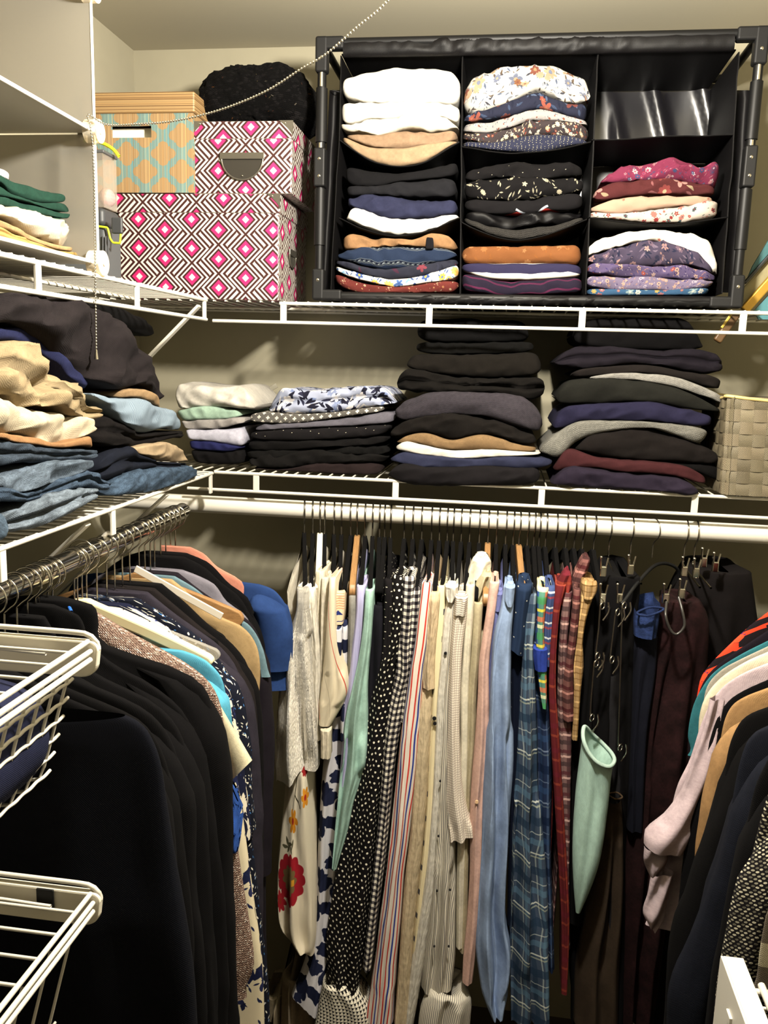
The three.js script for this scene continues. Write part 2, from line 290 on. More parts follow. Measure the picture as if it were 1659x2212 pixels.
function cornerPlate(x, y, z, sx, g) {   // metal corner with two rivets on a lid front corner
  const s = new THREE.Shape(); s.moveTo(0, 0); s.lineTo(-0.03 * sx, 0); s.quadraticCurveTo(-0.022 * sx, -0.004, -0.014 * sx, -0.012); s.quadraticCurveTo(-0.006 * sx, -0.018, 0, -0.03); s.lineTo(0, 0);
  const m = part('metal_corner', new THREE.ExtrudeGeometry(s, { depth: 0.0012, bevelEnabled: false }).translate(x, y, z), tinMat, g);
  part('rivet', new THREE.SphereGeometry(0.0022, 10, 8).scale(1, 1, 0.5).translate(x - 0.017 * sx, y - 0.005, z + 0.0014), M.chrome, m);
}
function keepBox(label, x0, x1, y0, y1, z0, z1, lid, corners) {
  const g = thing('storage_box', label, 'box');
  part('box_body', metricUV(box(x0, x1, y0, y1 - 0.004, z0, z1, 0.003), dA.x, dA.y), boxMat, g);
  part('lid', metricUV(box(x0 - 0.003, x1 + 0.003, y1 - lid, y1, z0 - 0.003, z1 + 0.003, 0.003), dA.x + 0.012, dA.y + 0.004), boxMat, g);
  for (const sx of corners) cornerPlate(sx > 0 ? x1 + 0.0035 : x0 - 0.0035, y1, z1 + 0.0032, sx, g);
  return g;
}
function cupPull(w, h) {          // round-bottomed label holder handle, in its own plane
  const s = new THREE.Shape(); s.moveTo(-w, 0); s.lineTo(w, 0); s.absellipse(0, 0, w, h, 0, -Math.PI, true);
  const plate = new THREE.ExtrudeGeometry(s, { depth: 0.0012, bevelEnabled: false });
  const rim = []; for (let i = 0; i <= 24; i++) { const a = -Math.PI * i / 24; rim.push(V(Math.cos(a) * w, Math.sin(a) * h, 0.003)); }
  return [plate, join([tube(rim, 0.0018, 40, 8), strap(V(-w * 1.08, 0.004, 0.003), V(w * 1.08, 0.004, 0.003), 0.013, 0.004, V(0, 1, 0))])];
}
const yS = yT + 0.0055;
let g1 = keepBox('large lidded storage box in pink, brown and white diamond zigzag pattern, bottom of its pile', 0.092, 0.441, yS, 2.058, 0.06, 0.30, 0.038, [1]);
{
  const [pl, rim] = cupPull(0.027, 0.026), q = V(0.4425, 1.95, 0.2);
  for (const k of [pl, rim]) { k.rotateY(Math.PI / 2); k.translate(q.x, q.y, q.z); }
  part('metal_handle', join([pl, rim]), tinMat, g1); settle(g1);
}
const sx0 = atZ(420, 350, 0.3).x, sx1 = atZ(630, 350, 0.3).x;
g1 = keepBox('small lidded storage box in pink and brown diamond zigzag pattern with a metal label handle', sx0, sx1, 2.0585, atZ(525, 262, 0.3).y, 0.09, 0.3, 0.034, [-1, 1]);
{
  const [pl, rim] = cupPull(0.0435, 0.042), q = atZ(524, 342, 0.3015);
  for (const k of [pl, rim]) k.translate(q.x, q.y, q.z);
  const h = part('metal_handle', rim, tinMat, g1); part('label_plate', pl, std('#3f3c37', 0.3, 0.5), h);
  part('rivet', new THREE.SphereGeometry(0.002, 8, 6).translate(q.x, q.y - 0.034, q.z + 0.002), M.chrome, h);
  settle(g1);
}
{
  const woodLines = (g, w, h, vert, n) => { for (let i = 0; i < n; i++) { g.globalAlpha = rr(0.1, 0.5); g.fillStyle = pick(['#7a4f24', '#a97a42', '#e0bc80', '#6b421c']); const p = rnd() * (vert ? w : h), t = rr(0.6, 3); vert ? g.fillRect(p, 0, t, h) : g.fillRect(0, p, w, t); } g.globalAlpha = 1; };
  const quat = tex(256, 256, g => {
    fill(g, 256, 256, '#587f84');
    for (const [x, y] of [[0, 0], [128, 128]]) stamp(g, 256, x, y, k => { k.fillStyle = '#8b7454'; for (const [a, b] of [[1, 0], [-1, 0], [0, 1], [0, -1]]) { k.beginPath(); k.arc(a * 50, b * 50, 37, 0, 7); k.fill(); } k.fillRect(-51, -51, 102, 102); });
    woodLines(g, 256, 256, true, 110);
  }, 0.079, 0.07);
  const grain = tex(256, 256, g => { fill(g, 256, 256, '#8f7550'); woodLines(g, 256, 256, false, 60); g.globalAlpha = 0.9; for (let i = 0; i < 9; i++) { g.fillStyle = '#4a2f17'; g.fillRect(0, (i + rnd()) * 28, 256, rr(3, 7)); } g.globalAlpha = 1; }, 0.2, 0.05);
  const g = thing('storage_box', 'bamboo storage box printed with a turquoise lattice, lid on, beside the knit bundle', 'box');
  const x1 = atZ(417, 330, 0.31).x, x0 = x1 - 0.235, y0 = 2.0585, y1 = atZ(350, 244, 0.31).y, yl = atZ(350, 198, 0.31).y, z0 = 0.12, z1 = 0.308;
  // front with a real handle slot
  const s = new THREE.Shape(); s.moveTo(x0, y0); s.lineTo(x1, y0); s.lineTo(x1, y1); s.lineTo(x0, y1);
  const a = atZ(240, 272, z1), b = atZ(327, 297, z1), hole = new THREE.Path(); hole.moveTo(a.x, a.y); hole.lineTo(b.x, a.y); hole.lineTo(b.x, b.y); hole.lineTo(a.x, b.y); s.holes.push(hole);
  const qm = std('#ffffff', 0.55, 0, { map: quat });
  part('front_panel', new THREE.ExtrudeGeometry(s, { depth: 0.006, bevelEnabled: false }).translate(0, 0, z1 - 0.006), qm, g);
  for (const x of [x0, x1 - 0.006]) part('side_panel', metricUV(box(x, x + 0.006, y0, y1, z0, z1 - 0.006)), qm, g);
  part('back_panel', metricUV(box(x0, x1, y0, y1, z0 - 0.006, z0)), qm, g);
  part('bottom_panel', metricUV(box(x0 + 0.006, x1 - 0.006, y0, y0 + 0.005, z0, z1 - 0.006)), qm, g);
  part('lid', metricUV(box(x0 - 0.004, x1 + 0.005, y1, yl, z0 - 0.008, z1 + 0.005, 0.004)), std('#ffffff', 0.5, 0, { map: grain }), g, 'plain bamboo lid with dark grain lines');
  settle(g);
  single('paper_sheet', box(x0 + 0.03, x1 - 0.02, y0 + 0.006, y1 - 0.022, z1 - 0.03, z1 - 0.026), std('#f2ecda', 0.8), 'white paper seen through the handle slot of the bamboo box', 'paper');
}
{ // knit bundle
  const fleck = tex(512, 512, g => { fill(g, 512, 512, '#090708'); for (let i = 0; i < 1500; i++) { g.fillStyle = pick(['#1d1a1b', '#151314', '#221f20']); g.beginPath(); g.arc(rnd() * 512, rnd() * 512, rr(2, 7), 0, 7); g.fill(); } for (let i = 0; i < 70; i++) { g.fillStyle = pick(['#a0612c', '#9a9180', '#6f6244', '#7c4a3a']); g.save(); g.translate(rnd() * 512, rnd() * 512); g.rotate(rnd() * 3); g.fillRect(-4, -1, 8, 2); g.restore(); } }, 0.3);
  const top = 'x', cs = [[535, 216, 0.19, 0.106, 0.064, 0.085], [590, 208, 0.19, 0.085, 0.062, 0.08], [650, 244, 0.17, 0.045, 0.056, 0.075], [490, 230, 0.2, 0.062, 0.05, 0.075]];
  const C = cs.map(([px, py, z, a, b, c]) => [atZ(px, py, z), a, b, c]), c0 = atZ(560, 225, 0.18), grid = [];
  for (let i = 0; i <= 40; i++) { const row = []; for (let j = 0; j <= 72; j++) {
    const th = Math.PI * i / 40, ph = j / 72 * 2 * Math.PI, d = V(Math.sin(th) * Math.cos(ph), Math.cos(th), Math.sin(th) * Math.sin(ph)); let R = 0.02;
    for (const [c, a, b, e] of C) { const o = c0.clone().sub(c), A = d.x * d.x / a / a + d.y * d.y / b / b + d.z * d.z / e / e, B = o.x * d.x / a / a + o.y * d.y / b / b + o.z * d.z / e / e, Cc = o.x * o.x / a / a + o.y * o.y / b / b + o.z * o.z / e / e - 1, D = B * B - A * Cc; if (D > 0) R = Math.max(R, (-B + Math.sqrt(D)) / A); }
    const p = c0.clone().addScaledVector(d, R), k = 0.004 * n3(p.x * 60, p.y * 60, p.z * 60) + 0.0045 * n3(p.x * 150, p.y * 150, p.z * 150) - 0.003 * Math.exp(-Math.pow(n3(p.x * 14, p.y * 20, 3) * 5, 2));
    row.push(p.addScaledVector(d, k));
  } grid.push(row); }
  const lowest = atZ(525, 262, 0.3).y + 0.001;
  grid.forEach(r => r.forEach(p => { if (p.x < sx1 + 0.005) p.y = Math.max(p.y, lowest); }));
  single('knit_scarf', gridGeo(grid, (i, j) => [j * 0.007, i * 0.009], true, true), printed(fleck, { color: '#9a9a9a', bump: knitB, bs: 0.004, rough: 1 }), 'chunky black knitted scarf with coloured flecks bundled on the small patterned box', 'scarf');
}
{ // tool case with lime trim
  const z1 = 0.46, x1 = atZ(263, 520, 0.39).x, x0 = x1 - 0.16, y1 = atZ(240, 452, z1).y, grey = std('#4a4d50', 0.55), dark = std('#35373a', 0.5), lime = std('#c6d92c', 0.4);
  const g = thing('tool_case', 'dark grey plastic tool case with lime green trim beside the patterned box', 'case');
  part('case_body', box(x0, x1, yS, y1 - 0.03, 0.39, z1, 0.008), grey, g);
  part('case_lid', box(x0 - 0.002, x1 - 0.002, y1 - 0.03, y1 + 0.004, 0.388, z1 + 0.002, 0.01), dark, g);
  const p = (x, y) => atZ(x, y, z1 + 0.003);
  part('lime_trim', tube([p(205, 488), p(232, 492), p(238, 515), p(244, 524), p(259, 525), p(261, 502)], 0.0021, 40, 8, false, 0.1), lime, g, 'lime green trim line');
  for (const x of [222, 228, 234]) part('rib', rod(p(x, 510), p(x, 560), 0.0016, 6), dark, g);
  part('latch', box(p(230, 0).x, p(254, 0).x, p(0, 503).y, p(0, 468).y, z1, z1 + 0.008, 0.003), dark, g);
  settle(g);
  const h = thing('plastic_tub', 'clear plastic tub with lime green handle on top of the tool case', 'tub');
  const clear = new THREE.MeshPhysicalMaterial({ color: '#f4efe8', roughness: 0.12, transmission: 0.9, thickness: 0, side: THREE.DoubleSide });
  const t0 = atZ(205, 450, 0.45), t1 = atZ(250, 345, 0.395), w = 0.002;
  const walls = [box(t0.x - 0.07, t1.x, y1 + 0.006, t1.y, 0.448, 0.45), box(t0.x - 0.07, t1.x, y1 + 0.006, t1.y, 0.393, 0.395), box(t1.x - w, t1.x, y1 + 0.006, t1.y, 0.395, 0.448), box(t0.x - 0.07, t0.x - 0.068, y1 + 0.006, t1.y, 0.395, 0.448), box(t0.x - 0.07, t1.x, y1 + 0.005, y1 + 0.007, 0.393, 0.45)];
  part('tub_wall', join(walls), clear, h);
  part('tub_lid', box(t0.x - 0.073, t1.x + 0.003, t1.y, t1.y + 0.006, 0.391, 0.452, 0.002), std('#4a4c4e', 0.5), h);
  part('handle', tube([atZ(182, 305, 0.42), atZ(205, 305, 0.42), atZ(228, 312, 0.42), atZ(246, 324, 0.42), atZ(257, 338, 0.42)], 0.0034, 30, 10), lime, h, 'lime green bowed handle');
  settle(h);
  single('cotton_wad', new THREE.SphereGeometry(1, 22, 16).scale(0.014, 0.018, 0.022).translate(t0.x + 0.012, y1 + 0.028, 0.421), cloth('#d9b9b4'), 'pinkish bundle inside the clear tub on the tool case', 'bundle');
  single('card', box(t0.x - 0.012, t0.x + 0.002, y1 + 0.008, t1.y - 0.015, 0.44, 0.4405), std('#c9c3e4', 0.7), 'pale lilac card standing inside the clear tub', 'card');
}

// ---------- clear stacking cubes on the left ----------
{
  const frost = new THREE.MeshPhysicalMaterial({ color: '#b3aea2', roughness: 0.42, transmission: 0.6, thickness: 0, side: THREE.DoubleSide, ior: 1.45 });
  const edge = std('#f2eee2', 0.3), knob = new THREE.MeshPhysicalMaterial({ color: '#efe6d4', roughness: 0.15, transmission: 0.55, thickness: 0, side: THREE.DoubleSide });
  const zf = 0.812, xr = 0.3, y0 = 1.862, y1 = 2.047, y2 = 2.237, zn = 1.28;
  const g = thing('stacking_cube', 'frosted clear stacking cube shelf on the upper left wire shelf', 'cube shelf');
  const panel = (n, x0, x1, a, b, z0, z1) => part(n, box(x0, x1, a, b, z0, z1), frost, g);
  panel('far_panel', 0.014, xr, y0, y1 - 0.004, zf - 0.004, zf); panel('far_panel', 0.014, xr, y1 + 0.004, y2 - 0.004, zf - 0.004, zf);
  panel('bottom_panel', 0.014, xr, y0 - 0.004, y0, zf, zn); panel('middle_panel', 0.014, xr, y1 - 0.002, y1 + 0.002, zf + 0.001, zn); panel('top_panel', 0.014, xr, y2 - 0.002, y2 + 0.002, zf, zn);
  panel('near_panel', 0.014, xr, y0, y1 - 0.004, zn, zn + 0.004);
  for (const y of [y0 - 0.002, y1, y2]) part('panel_edge', box(xr - 0.001, xr + 0.002, y - 0.0025, y + 0.0025, zf, zn, 0.001), edge, g);
  for (const [a, b] of [[y0, y1 - 0.004], [y1 + 0.004, y2 - 0.004]]) part('panel_edge', box(xr - 0.001, xr + 0.0015, a, b, zf - 0.0045, zf + 0.0005, 0.0008), edge, g);
  for (const [y, r] of [[y0 - 0.002, 0.0185], [y1, 0.0165], [y2, 0.0165]]) {
    const k = part('connector', new THREE.CylinderGeometry(r, r, 0.02, 24).rotateZ(Math.PI / 2).translate(xr, y, zf), knob, g, 'clear round connector');
    part('connector_hub', new THREE.CylinderGeometry(0.004, 0.004, 0.024, 12).rotateZ(Math.PI / 2).translate(xr, y, zf), M.clearW, k);
  }
  settle(g);
}
{ // pull chain: from the lamp, hooked over the connector, hanging free
  const px = rows('840 -2; 770 60; 700 120; 649 150; 582 193; 497 230; 430 250; 362 263; 295 268; 227 268');
  const pts = [V(LAMP.x - 0.03, LAMP.y + 0.09, LAMP.z), ...px.map(([x, y]) => atZ(x, y, 0.826 + (LAMP.z - 0.826) * (x - 197) / 985)), V(0.3, 2.0655, 0.828), V(0.306, 2.05, 0.835), V(0.311, 2.02, 0.838), V(0.3105, 1.88, 0.84), V(0.309, 1.73, 0.842)];
  const cv = new THREE.CatmullRomCurve3(pts, false, 'centripetal'), n = Math.round(cv.getLength() / 0.0046), ball = new THREE.SphereGeometry(0.0017, 8, 6), bs = [];
  for (const p of cv.getSpacedPoints(n)) bs.push(ball.clone().translate(p.x, p.y, p.z));
  const g = thing('pull_chain', 'beaded metal pull chain hooked on the clear cube and hanging down from it', 'chain');
  const m = part('beads', join(bs), std('#b9b5a8', 0.25, 0.95), g); m.userData.kind = 'stuff';
  part('chain_wire', new THREE.TubeGeometry(cv, 160, 0.0005, 5), M.chrome, g);
  const e = pts[pts.length - 1]; part('end_bell', new THREE.CylinderGeometry(0.0016, 0.0034, 0.014, 12).translate(e.x, e.y - 0.006, e.z), M.chrome, g);
  settle(g);
}

// ---------- black cubby organizer ----------
function sheet(pxs, zf, zb, th = 0.0024, wob = 0.0015, n = 30) {     // fabric panel whose front edge follows px points
  const P = rows(pxs), cv = new THREE.CatmullRomCurve3(P.map(([x, y]) => atZ(x, y, zf)), false, 'catmullrom', 0.5), grid = [];
  for (let i = 0; i <= n; i++) {
    const p = cv.getPoint(i / n), t = cv.getTangent(i / n), no = V(-t.y, t.x, 0).normalize(), ring = [];
    const q = (z, s) => { const w = wob * n3(p.x * 30, p.y * 30, z * 30); return V(p.x + no.x * (s * th / 2 + w), p.y + no.y * (s * th / 2 + w), z); };
    for (let k = 0; k <= 4; k++) ring.push(q(lerp(zf, zb, k / 4), 1)); for (let k = 4; k >= 0; k--) ring.push(q(lerp(zf, zb, k / 4), -1)); ring.push(ring[0].clone()); grid.push(ring);
  }
  return gridGeo(grid, (i, j) => [i * 0.01, j * 0.05]);
}
{
  const g = thing('cubby_organizer', 'black fabric cubby organizer with nine compartments on a tube frame', 'organizer');
  const xl = 0.5235, xr = 1.3535, y0 = 1.8575, y1 = 2.352, zf = 0.285, zb = 0.035, fr = M.blackTube, r = 0.0088, joint = M.blackPlastic;
  for (const x of [xl, xr]) for (const z of [zf, zb]) part('upright_tube', rod(V(x, y0, z), V(x, y1, z), r, 18), fr, g);
  for (const y of [y0 + 0.002, y1 - 0.006]) for (const z of [zf, zb]) part('cross_tube', rod(V(xl, y, z), V(xr, y, z), 0.0085, 16), fr, g);
  for (const y of [y0 + 0.002, y1 - 0.006]) for (const x of [xl, xr]) part('depth_tube', rod(V(x, y, zf), V(x, y, zb), 0.008, 14), fr, g);
  const rivet = (x, y, z, par) => part('rivet', new THREE.SphereGeometry(0.0036, 14, 10).scale(1, 1, 0.55).translate(x, y, z), M.chrome, par);
  for (const [x, s] of [[xl, 1], [xr, -1]]) {
    const up = part('corner_joint', join([box(x - 0.0125, x + 0.0125, y1 - 0.062, y1 + 0.004, zf - 0.013, zf + 0.013, 0.005), box(Math.min(x, x + s * 0.045), Math.max(x, x + s * 0.045), y1 - 0.02, y1 + 0.004, zf - 0.012, zf + 0.012, 0.005)]), joint, g); rivet(x, y1 - 0.036, zf + 0.0125, up);
    const lo = part('corner_joint', join([box(x - 0.0125, x + 0.0125, y0 - 0.008, y0 + 0.055, zf - 0.013, zf + 0.013, 0.005), box(Math.min(x, x + s * 0.05), Math.max(x, x + s * 0.05), y0 - 0.008, y0 + 0.014, zf - 0.012, zf + 0.012, 0.005)]), joint, g); rivet(x, y0 + 0.032, zf + 0.0125, lo);
    const mid = part('middle_clamp', box(x - 0.0115, x + 0.0115, 2.073, 2.148, zf - 0.013, zf + 0.015, 0.004), joint, g); rivet(x, 2.126, zf + 0.0145, mid); rivet(x, 2.093, zf + 0.0145, mid);
    for (const [a, b] of [[2.264, 2.291], [2.147, 2.158]]) part('bright_pin', rod(V(x, a, zf), V(x, b, zf), 0.0055, 14).translate(0, 0, 0.0035), M.chrome, g);
    for (const [a, b] of [[2.16, 2.262], [1.96, 2.07]]) part('foam_sleeve', rod(V(x, a, zf), V(x, b, zf), 0.0115, 20), M.blackTube, g);
  }
  const F = M.blackFab, Z0 = 0.278, Z1 = 0.05;
  // gathered top valance and bottom sleeve
  const band = (pxTop, pxBot, z, d, amp, sc) => { const T = curveAt(rows(pxTop)), B = curveAt(rows(pxBot)), grid = []; for (let i = 0; i <= 120; i++) { const a = atZ(...T(i / 120), z), b = atZ(...B(i / 120), z), ring = []; for (let k = 0; k <= 14; k++) { const an = k / 14 * 6.283, c = Math.cos(an), s = Math.sin(an), w = amp * n3(i * sc, c * 2, s * 2) * (0.25 + Math.exp(-Math.pow((i - 34) / 14, 2)) + Math.exp(-Math.pow((i - 72) / 12, 2))); ring.push(V(lerp(b.x, a.x, c * 0.5 + 0.5), lerp(b.y, a.y, c * 0.5 + 0.5), z + s * (d + w) - 0.002)); } grid.push(ring); } return gridGeo(grid, (i, j) => [i * 0.007, j * 0.003], true); };
  part('top_valance', band('742 84; 1000 77; 1290 72; 1585 66', '742 124; 1000 120; 1290 116; 1585 110', 0.285, 0.0115, 0.006, 0.45), F, g, 'gathered black fabric band');
  part('bottom_sleeve', band('735 633; 1000 636; 1265 638; 1560 640', '735 655; 1000 658; 1265 660; 1560 661', 0.285, 0.011, 0.005, 0.5), F, g);
  part('fabric_back', (() => { const grid = []; for (let i = 0; i <= 90; i++) { const x = lerp(xl + 0.012, xr - 0.012, i / 90), row = []; for (let j = 0; j <= 40; j++) { const y = lerp(y0 + 0.01, y1 - 0.02, j / 40), w = 0.012 * Math.pow(Math.max(0, Math.sin((x + (y - 2.2) * 0.32) * 62)), 2) * (x > 1.12 ? 1 : 0.3); row.push(V(x, y, 0.045 + w + 0.004 * n3(x * 20, y * 9, 1))); } grid.push(row); } return gridGeo(grid, (i, j) => [i * 0.009, j * 0.012], false, true); })(), std('#141316', 0.3, 0, { side: THREE.DoubleSide }), g, 'shiny wrinkled black back panel');
  part('fabric_top', sheet('738 118; 1000 118; 1290 114; 1590 108', Z0, Z1), F, g);
  part('fabric_bottom', sheet('722 637; 1000 638; 1265 640; 1570 642', Z0, Z1), F, g);
  part('fabric_side', sheet('736 120; 733 300; 722 460; 714 634', Z0, Z1), F, g); part('fabric_side', sheet('1596 112; 1585 300; 1572 460; 1560 634', Z0, Z1), F, g);
  part('divider', sheet('999 120; 996 380; 994 636', Z0, Z1), F, g); part('divider', sheet('1292 116; 1278 380; 1265 636', Z0, Z1), F, g);
  part('side_strip', sheet('718 195; 733 198', Z0 + 0.004, Z0, 0.002), F, g);
  for (const q of ['735 303; 787 340; 829 356; 871 359; 920 349; 992 306', '732 472; 805 502; 865 511; 931 498; 994 470', '997 317; 1060 327; 1120 332; 1200 324; 1276 307', '996 480; 1060 509; 1115 519; 1180 508; 1268 474', '1279 303; 1400 297; 1584 290', '1270 470; 1340 480; 1450 485; 1572 470']) part('shelf_panel', sheet(q, Z0, Z1), F, g);
  for (const [a, b, c, d] of [[718, 192, 736, 630], [1573, 192, 1612, 630]]) { // cloth between side panel and upright
    const left = a < 1000, grid = []; for (let i = 0; i <= 24; i++) { const y = lerp(195, 632, i / 24), x0 = left ? lerp(712, 690, i / 24) : lerp(1624, 1598, i / 24), x1 = left ? lerp(737, 714, i / 24) : lerp(1591, 1561, i / 24); grid.push([0, 0.25, 0.5, 0.75, 1].map(t => atZ(lerp(x0, x1, t), y, Z0 - 0.004 - 0.02 * Math.sin(t * 3.14) + 0.003 * n3(i * 0.9, t * 3, left ? 0 : 9)))); }
    part('side_strip', gridGeo(grid, (i, j) => [j * 0.006, i * 0.02]), F, g);
  }
  settle(g);
}
// ---------- folded clothes ----------
const FT = {   // prints
  creamFloral: floral('#efe8da', ['#a9653a', '#c98c58', '#7d87a8', '#9b4f3a', '#d7a77c'], ['#5f6f95', '#8a8f9b', '#6f5a48', '#4b4d5c'], { n: 12, r: 34, nl: 90, lr: 14, m: 0.14 }),
  navyRed: floral('#2b2f4c', ['#b9503c', '#c46a4a', '#8d3f3a'], ['#3d4f78', '#556b94', '#222844'], { n: 9, r: 36, nl: 60, lr: 20, m: 0.14 }),
  paisleyGrey: floral('#b9b2ae', ['#5a5f7c', '#8f8b95', '#a1553e', '#e0d8d0'], ['#4e5472', '#77788a', '#d8d0c8'], { n: 60, r: 11, nl: 120, lr: 8, m: 0.1 }),
  redCream: floral('#4a3d40', ['#f0d8ac', '#d9b184', '#b0432e', '#f3e6cc'], ['#e9cf9f', '#8c3a2c', '#2e2f48', '#f0dfbe'], { n: 40, r: 17, nl: 90, lr: 10, m: 0.1 }),
  navyStitch: tex(256, 256, g => { fill(g, 256, 256, '#34374e'); for (let i = 0; i < 8; i++) for (let j = 0; j < 14; j++) { const z = (j % 4 < 2 ? j % 2 : 1 - j % 2) * 6; g.fillStyle = '#cfc7a6'; if (hash(i, j, 2) > 0.2) g.fillRect(i * 32 + 8 + z, j * 18, 7, 4); if (hash(i, j, 9) > 0.4) g.fillRect(i * 32 + 22 - z, j * 18 + 8, 6, 3); } }, 0.06),
  embroid: floral('#151316', ['#cdbf9a', '#bfb492', '#8f876c'], ['#c9bd98', '#a39a7c', '#d6cba8'], { n: 12, r: 13, nl: 46, lr: 12, m: 0.15 }),
  magenta: floral('#a02a55', ['#c93a66', '#d77a86', '#7a3a66', '#c8b3b8', '#44528c'], ['#b4325c', '#8a2348', '#c56a7c', '#54467c'], { n: 40, r: 17, nl: 90, lr: 10, m: 0.12 }),
  maroonFl: floral('#6d2628', ['#c6a274', '#b9766a', '#a63c38', '#c98c80'], ['#8a8a64', '#a9585a', '#b79a70', '#7d2c2c'], { n: 8, r: 42, nl: 26, lr: 20, m: 0.16 }),
  peachSprig: floral('#dfae8b', ['#c98a6c', '#b8705a'], ['#8c4a3c', '#a35f4a', '#8c4a3c'], { n: 2, r: 14, nl: 14, lr: 9, m: 0.16 }),
  whiteRedFl: floral('#ead7c4', ['#c63f38', '#d9776a', '#3f5d63', '#e5a08c', '#b73030'], ['#c9564a', '#d88c78', '#4b6460', '#e8c9b4'], { n: 40, r: 16, nl: 80, lr: 8, m: 0.13 }),
  maroonNavy: floral('#34364c', ['#7d2a48', '#8f3450', '#a83d50'], ['#3b3d58', '#5c2b48', '#2a2c42'], { n: 5, r: 40, nl: 20, lr: 18, m: 0.2 }),
  orangeBlue: floral('#e3dccb', ['#d98b22', '#e0a03a', '#2c4c94', '#3b62a8'], ['#2a4486', '#5f8fb4', '#c6802a', '#324c88'], { n: 14, r: 32, nl: 70, lr: 14, m: 0.14 }),
  redSprig: floral('#8f2e28', ['#e2c293', '#d9b07c', '#c9793f'], ['#e2c79c', '#b04a3a', '#d9a878'], { n: 22, r: 11, nl: 60, lr: 8, m: 0.1 }),
  orangeJac: floral('#a85a20', ['#c67330', '#cf8040'], ['#c4702c', '#b55e1a'], { n: 10, r: 22, nl: 20, lr: 12, m: 0.12 }),
  stripeCream: stripes([['#26233c', 0.16], ['#f3efe2', 0.26], ['#26233c', 0.05], ['#f3efe2', 0.05], ['#d9752c', 0.13], ['#f3efe2', 0.08], ['#26233c', 0.27]], 0.052, 0.1, true),
  stripePurple: stripes([['#2a2236', 0.3], ['#6a2c50', 0.14], ['#231e30', 0.22], ['#5c2848', 0.12], ['#2a2236', 0.22]], 0.03, 0.1, true),
  whiteSprig: floral('#ddd5c4', ['#b94a3c', '#c8604a'], ['#c9bfae', '#d2c9b8'], { n: 3, r: 12, nl: 6, lr: 8, m: 0.2 }),
  navyPink: floral('#55496a', ['#c08a88', '#cfa39c', '#37365a', '#8b6a86'], ['#33345a', '#b98582', '#8a7392', '#2f3150'], { n: 22, r: 18, nl: 90, lr: 18, m: 0.14 }),
  purpleFl: floral('#6f5a92', ['#c9877a', '#b99ab8', '#4a3a80', '#c84a38', '#d9a890'], ['#45367c', '#b7a2c0', '#c08078', '#51418a'], { n: 36, r: 15, nl: 100, lr: 11, m: 0.11 }),
  lilacFl: floral('#8d7ba6', ['#c99484', '#c6b4cc', '#51408a', '#d8ab90'], ['#54448c', '#bba9c6', '#c58e80'], { n: 40, r: 14, nl: 90, lr: 10, m: 0.1 }),
  blueFl: floral('#33679c', ['#d8d2c6', '#d2a748', '#c06a70', '#8fb0b8'], ['#27558a', '#9db8c0', '#d8d0c0'], { n: 14, r: 24, nl: 30, lr: 12, m: 0.12 }),
  iceFloral: floral('#9fa9ca', ['#d9d5da', '#e6e0de', '#7f8fc0', '#c6cbe0'], ['#1d1c30', '#2a2b48', '#6f82b8', '#e2dcd8', '#1d1c30'], { n: 16, r: 30, nl: 70, lr: 30, m: 0.16 }),
  cross: tex(128, 128, g => { fill(g, 128, 128, '#5d5a56'); g.fillStyle = '#dcd6ca'; for (const [x, y] of [[0, 0], [64, 64]]) stamp(g, 128, x + 32, y + 32, k => { k.fillRect(-26, -9, 52, 18); k.fillRect(-9, -26, 18, 52); }); }, 0.02),
  pinDots: tex(256, 256, g => { fill(g, 256, 256, '#161416'); for (const [x, y] of [[30, 40], [110, 90], [200, 30], [70, 170], [160, 200], [230, 140]]) { g.fillStyle = '#d8d2bc'; g.fillRect(x, y, 9, 5); } }, 0.06),
  trimNavy: tex(64, 256, g => { fill(g, 64, 256, '#2c3a56'); g.fillStyle = '#1b2236'; g.fillRect(0, 150, 64, 70); g.fillStyle = '#8f9aa4'; g.fillRect(0, 150, 64, 5); g.fillRect(0, 214, 64, 6); g.strokeStyle = '#98a2a8'; g.lineWidth = 6; for (let i = -1; i < 4; i++) { g.beginPath(); g.arc(i * 22 + 10, 185, 14, 0, 4.5); g.stroke(); } }, 0.03, 0.034),
  butterfly: tex(512, 256, (g) => { fill(g, 512, 256, '#181619'); for (const s of [-1, 1]) { g.save(); g.translate(256, 120); g.scale(s, 1); g.fillStyle = '#b8312a'; g.beginPath(); g.moveTo(10, 20); g.quadraticCurveTo(60, -40, 110, 70); g.quadraticCurveTo(50, 80, 10, 20); g.fill(); g.strokeStyle = '#b9bfca'; g.lineWidth = 13; g.beginPath(); g.moveTo(8, 70); g.quadraticCurveTo(10, 0, 60, -14); g.stroke(); for (let i = 0; i < 5; i++) { g.fillStyle = '#d8d4d0'; g.fillRect(100 + i * 8, 60 - i * 6, 10, 4); } g.restore(); } }, 0.27, 0.09),
  greyKnit: mottle(0.72, 1, 256, 0.03),
  pinstripe: stripes([['#a9b5bf', 0.5], ['#8c9aa6', 0.5]], 0.004),
};
const knit = (c, o = {}) => cloth(c, { map: FT.greyKnit, bump: knitB, bs: 0.0012, rough: 1, ...o });
const den = (c, o = {}) => cloth(c, { map: denimT, bs: 0.0006, ...o });
const P = (k, o) => printed(FT[k], o);
const SHORT = {};
function folded(name, label, cat, mat, top, bot, o = {}, group) { return single(name, foldGeo(top, bot, o), mat, label, cat, group); }

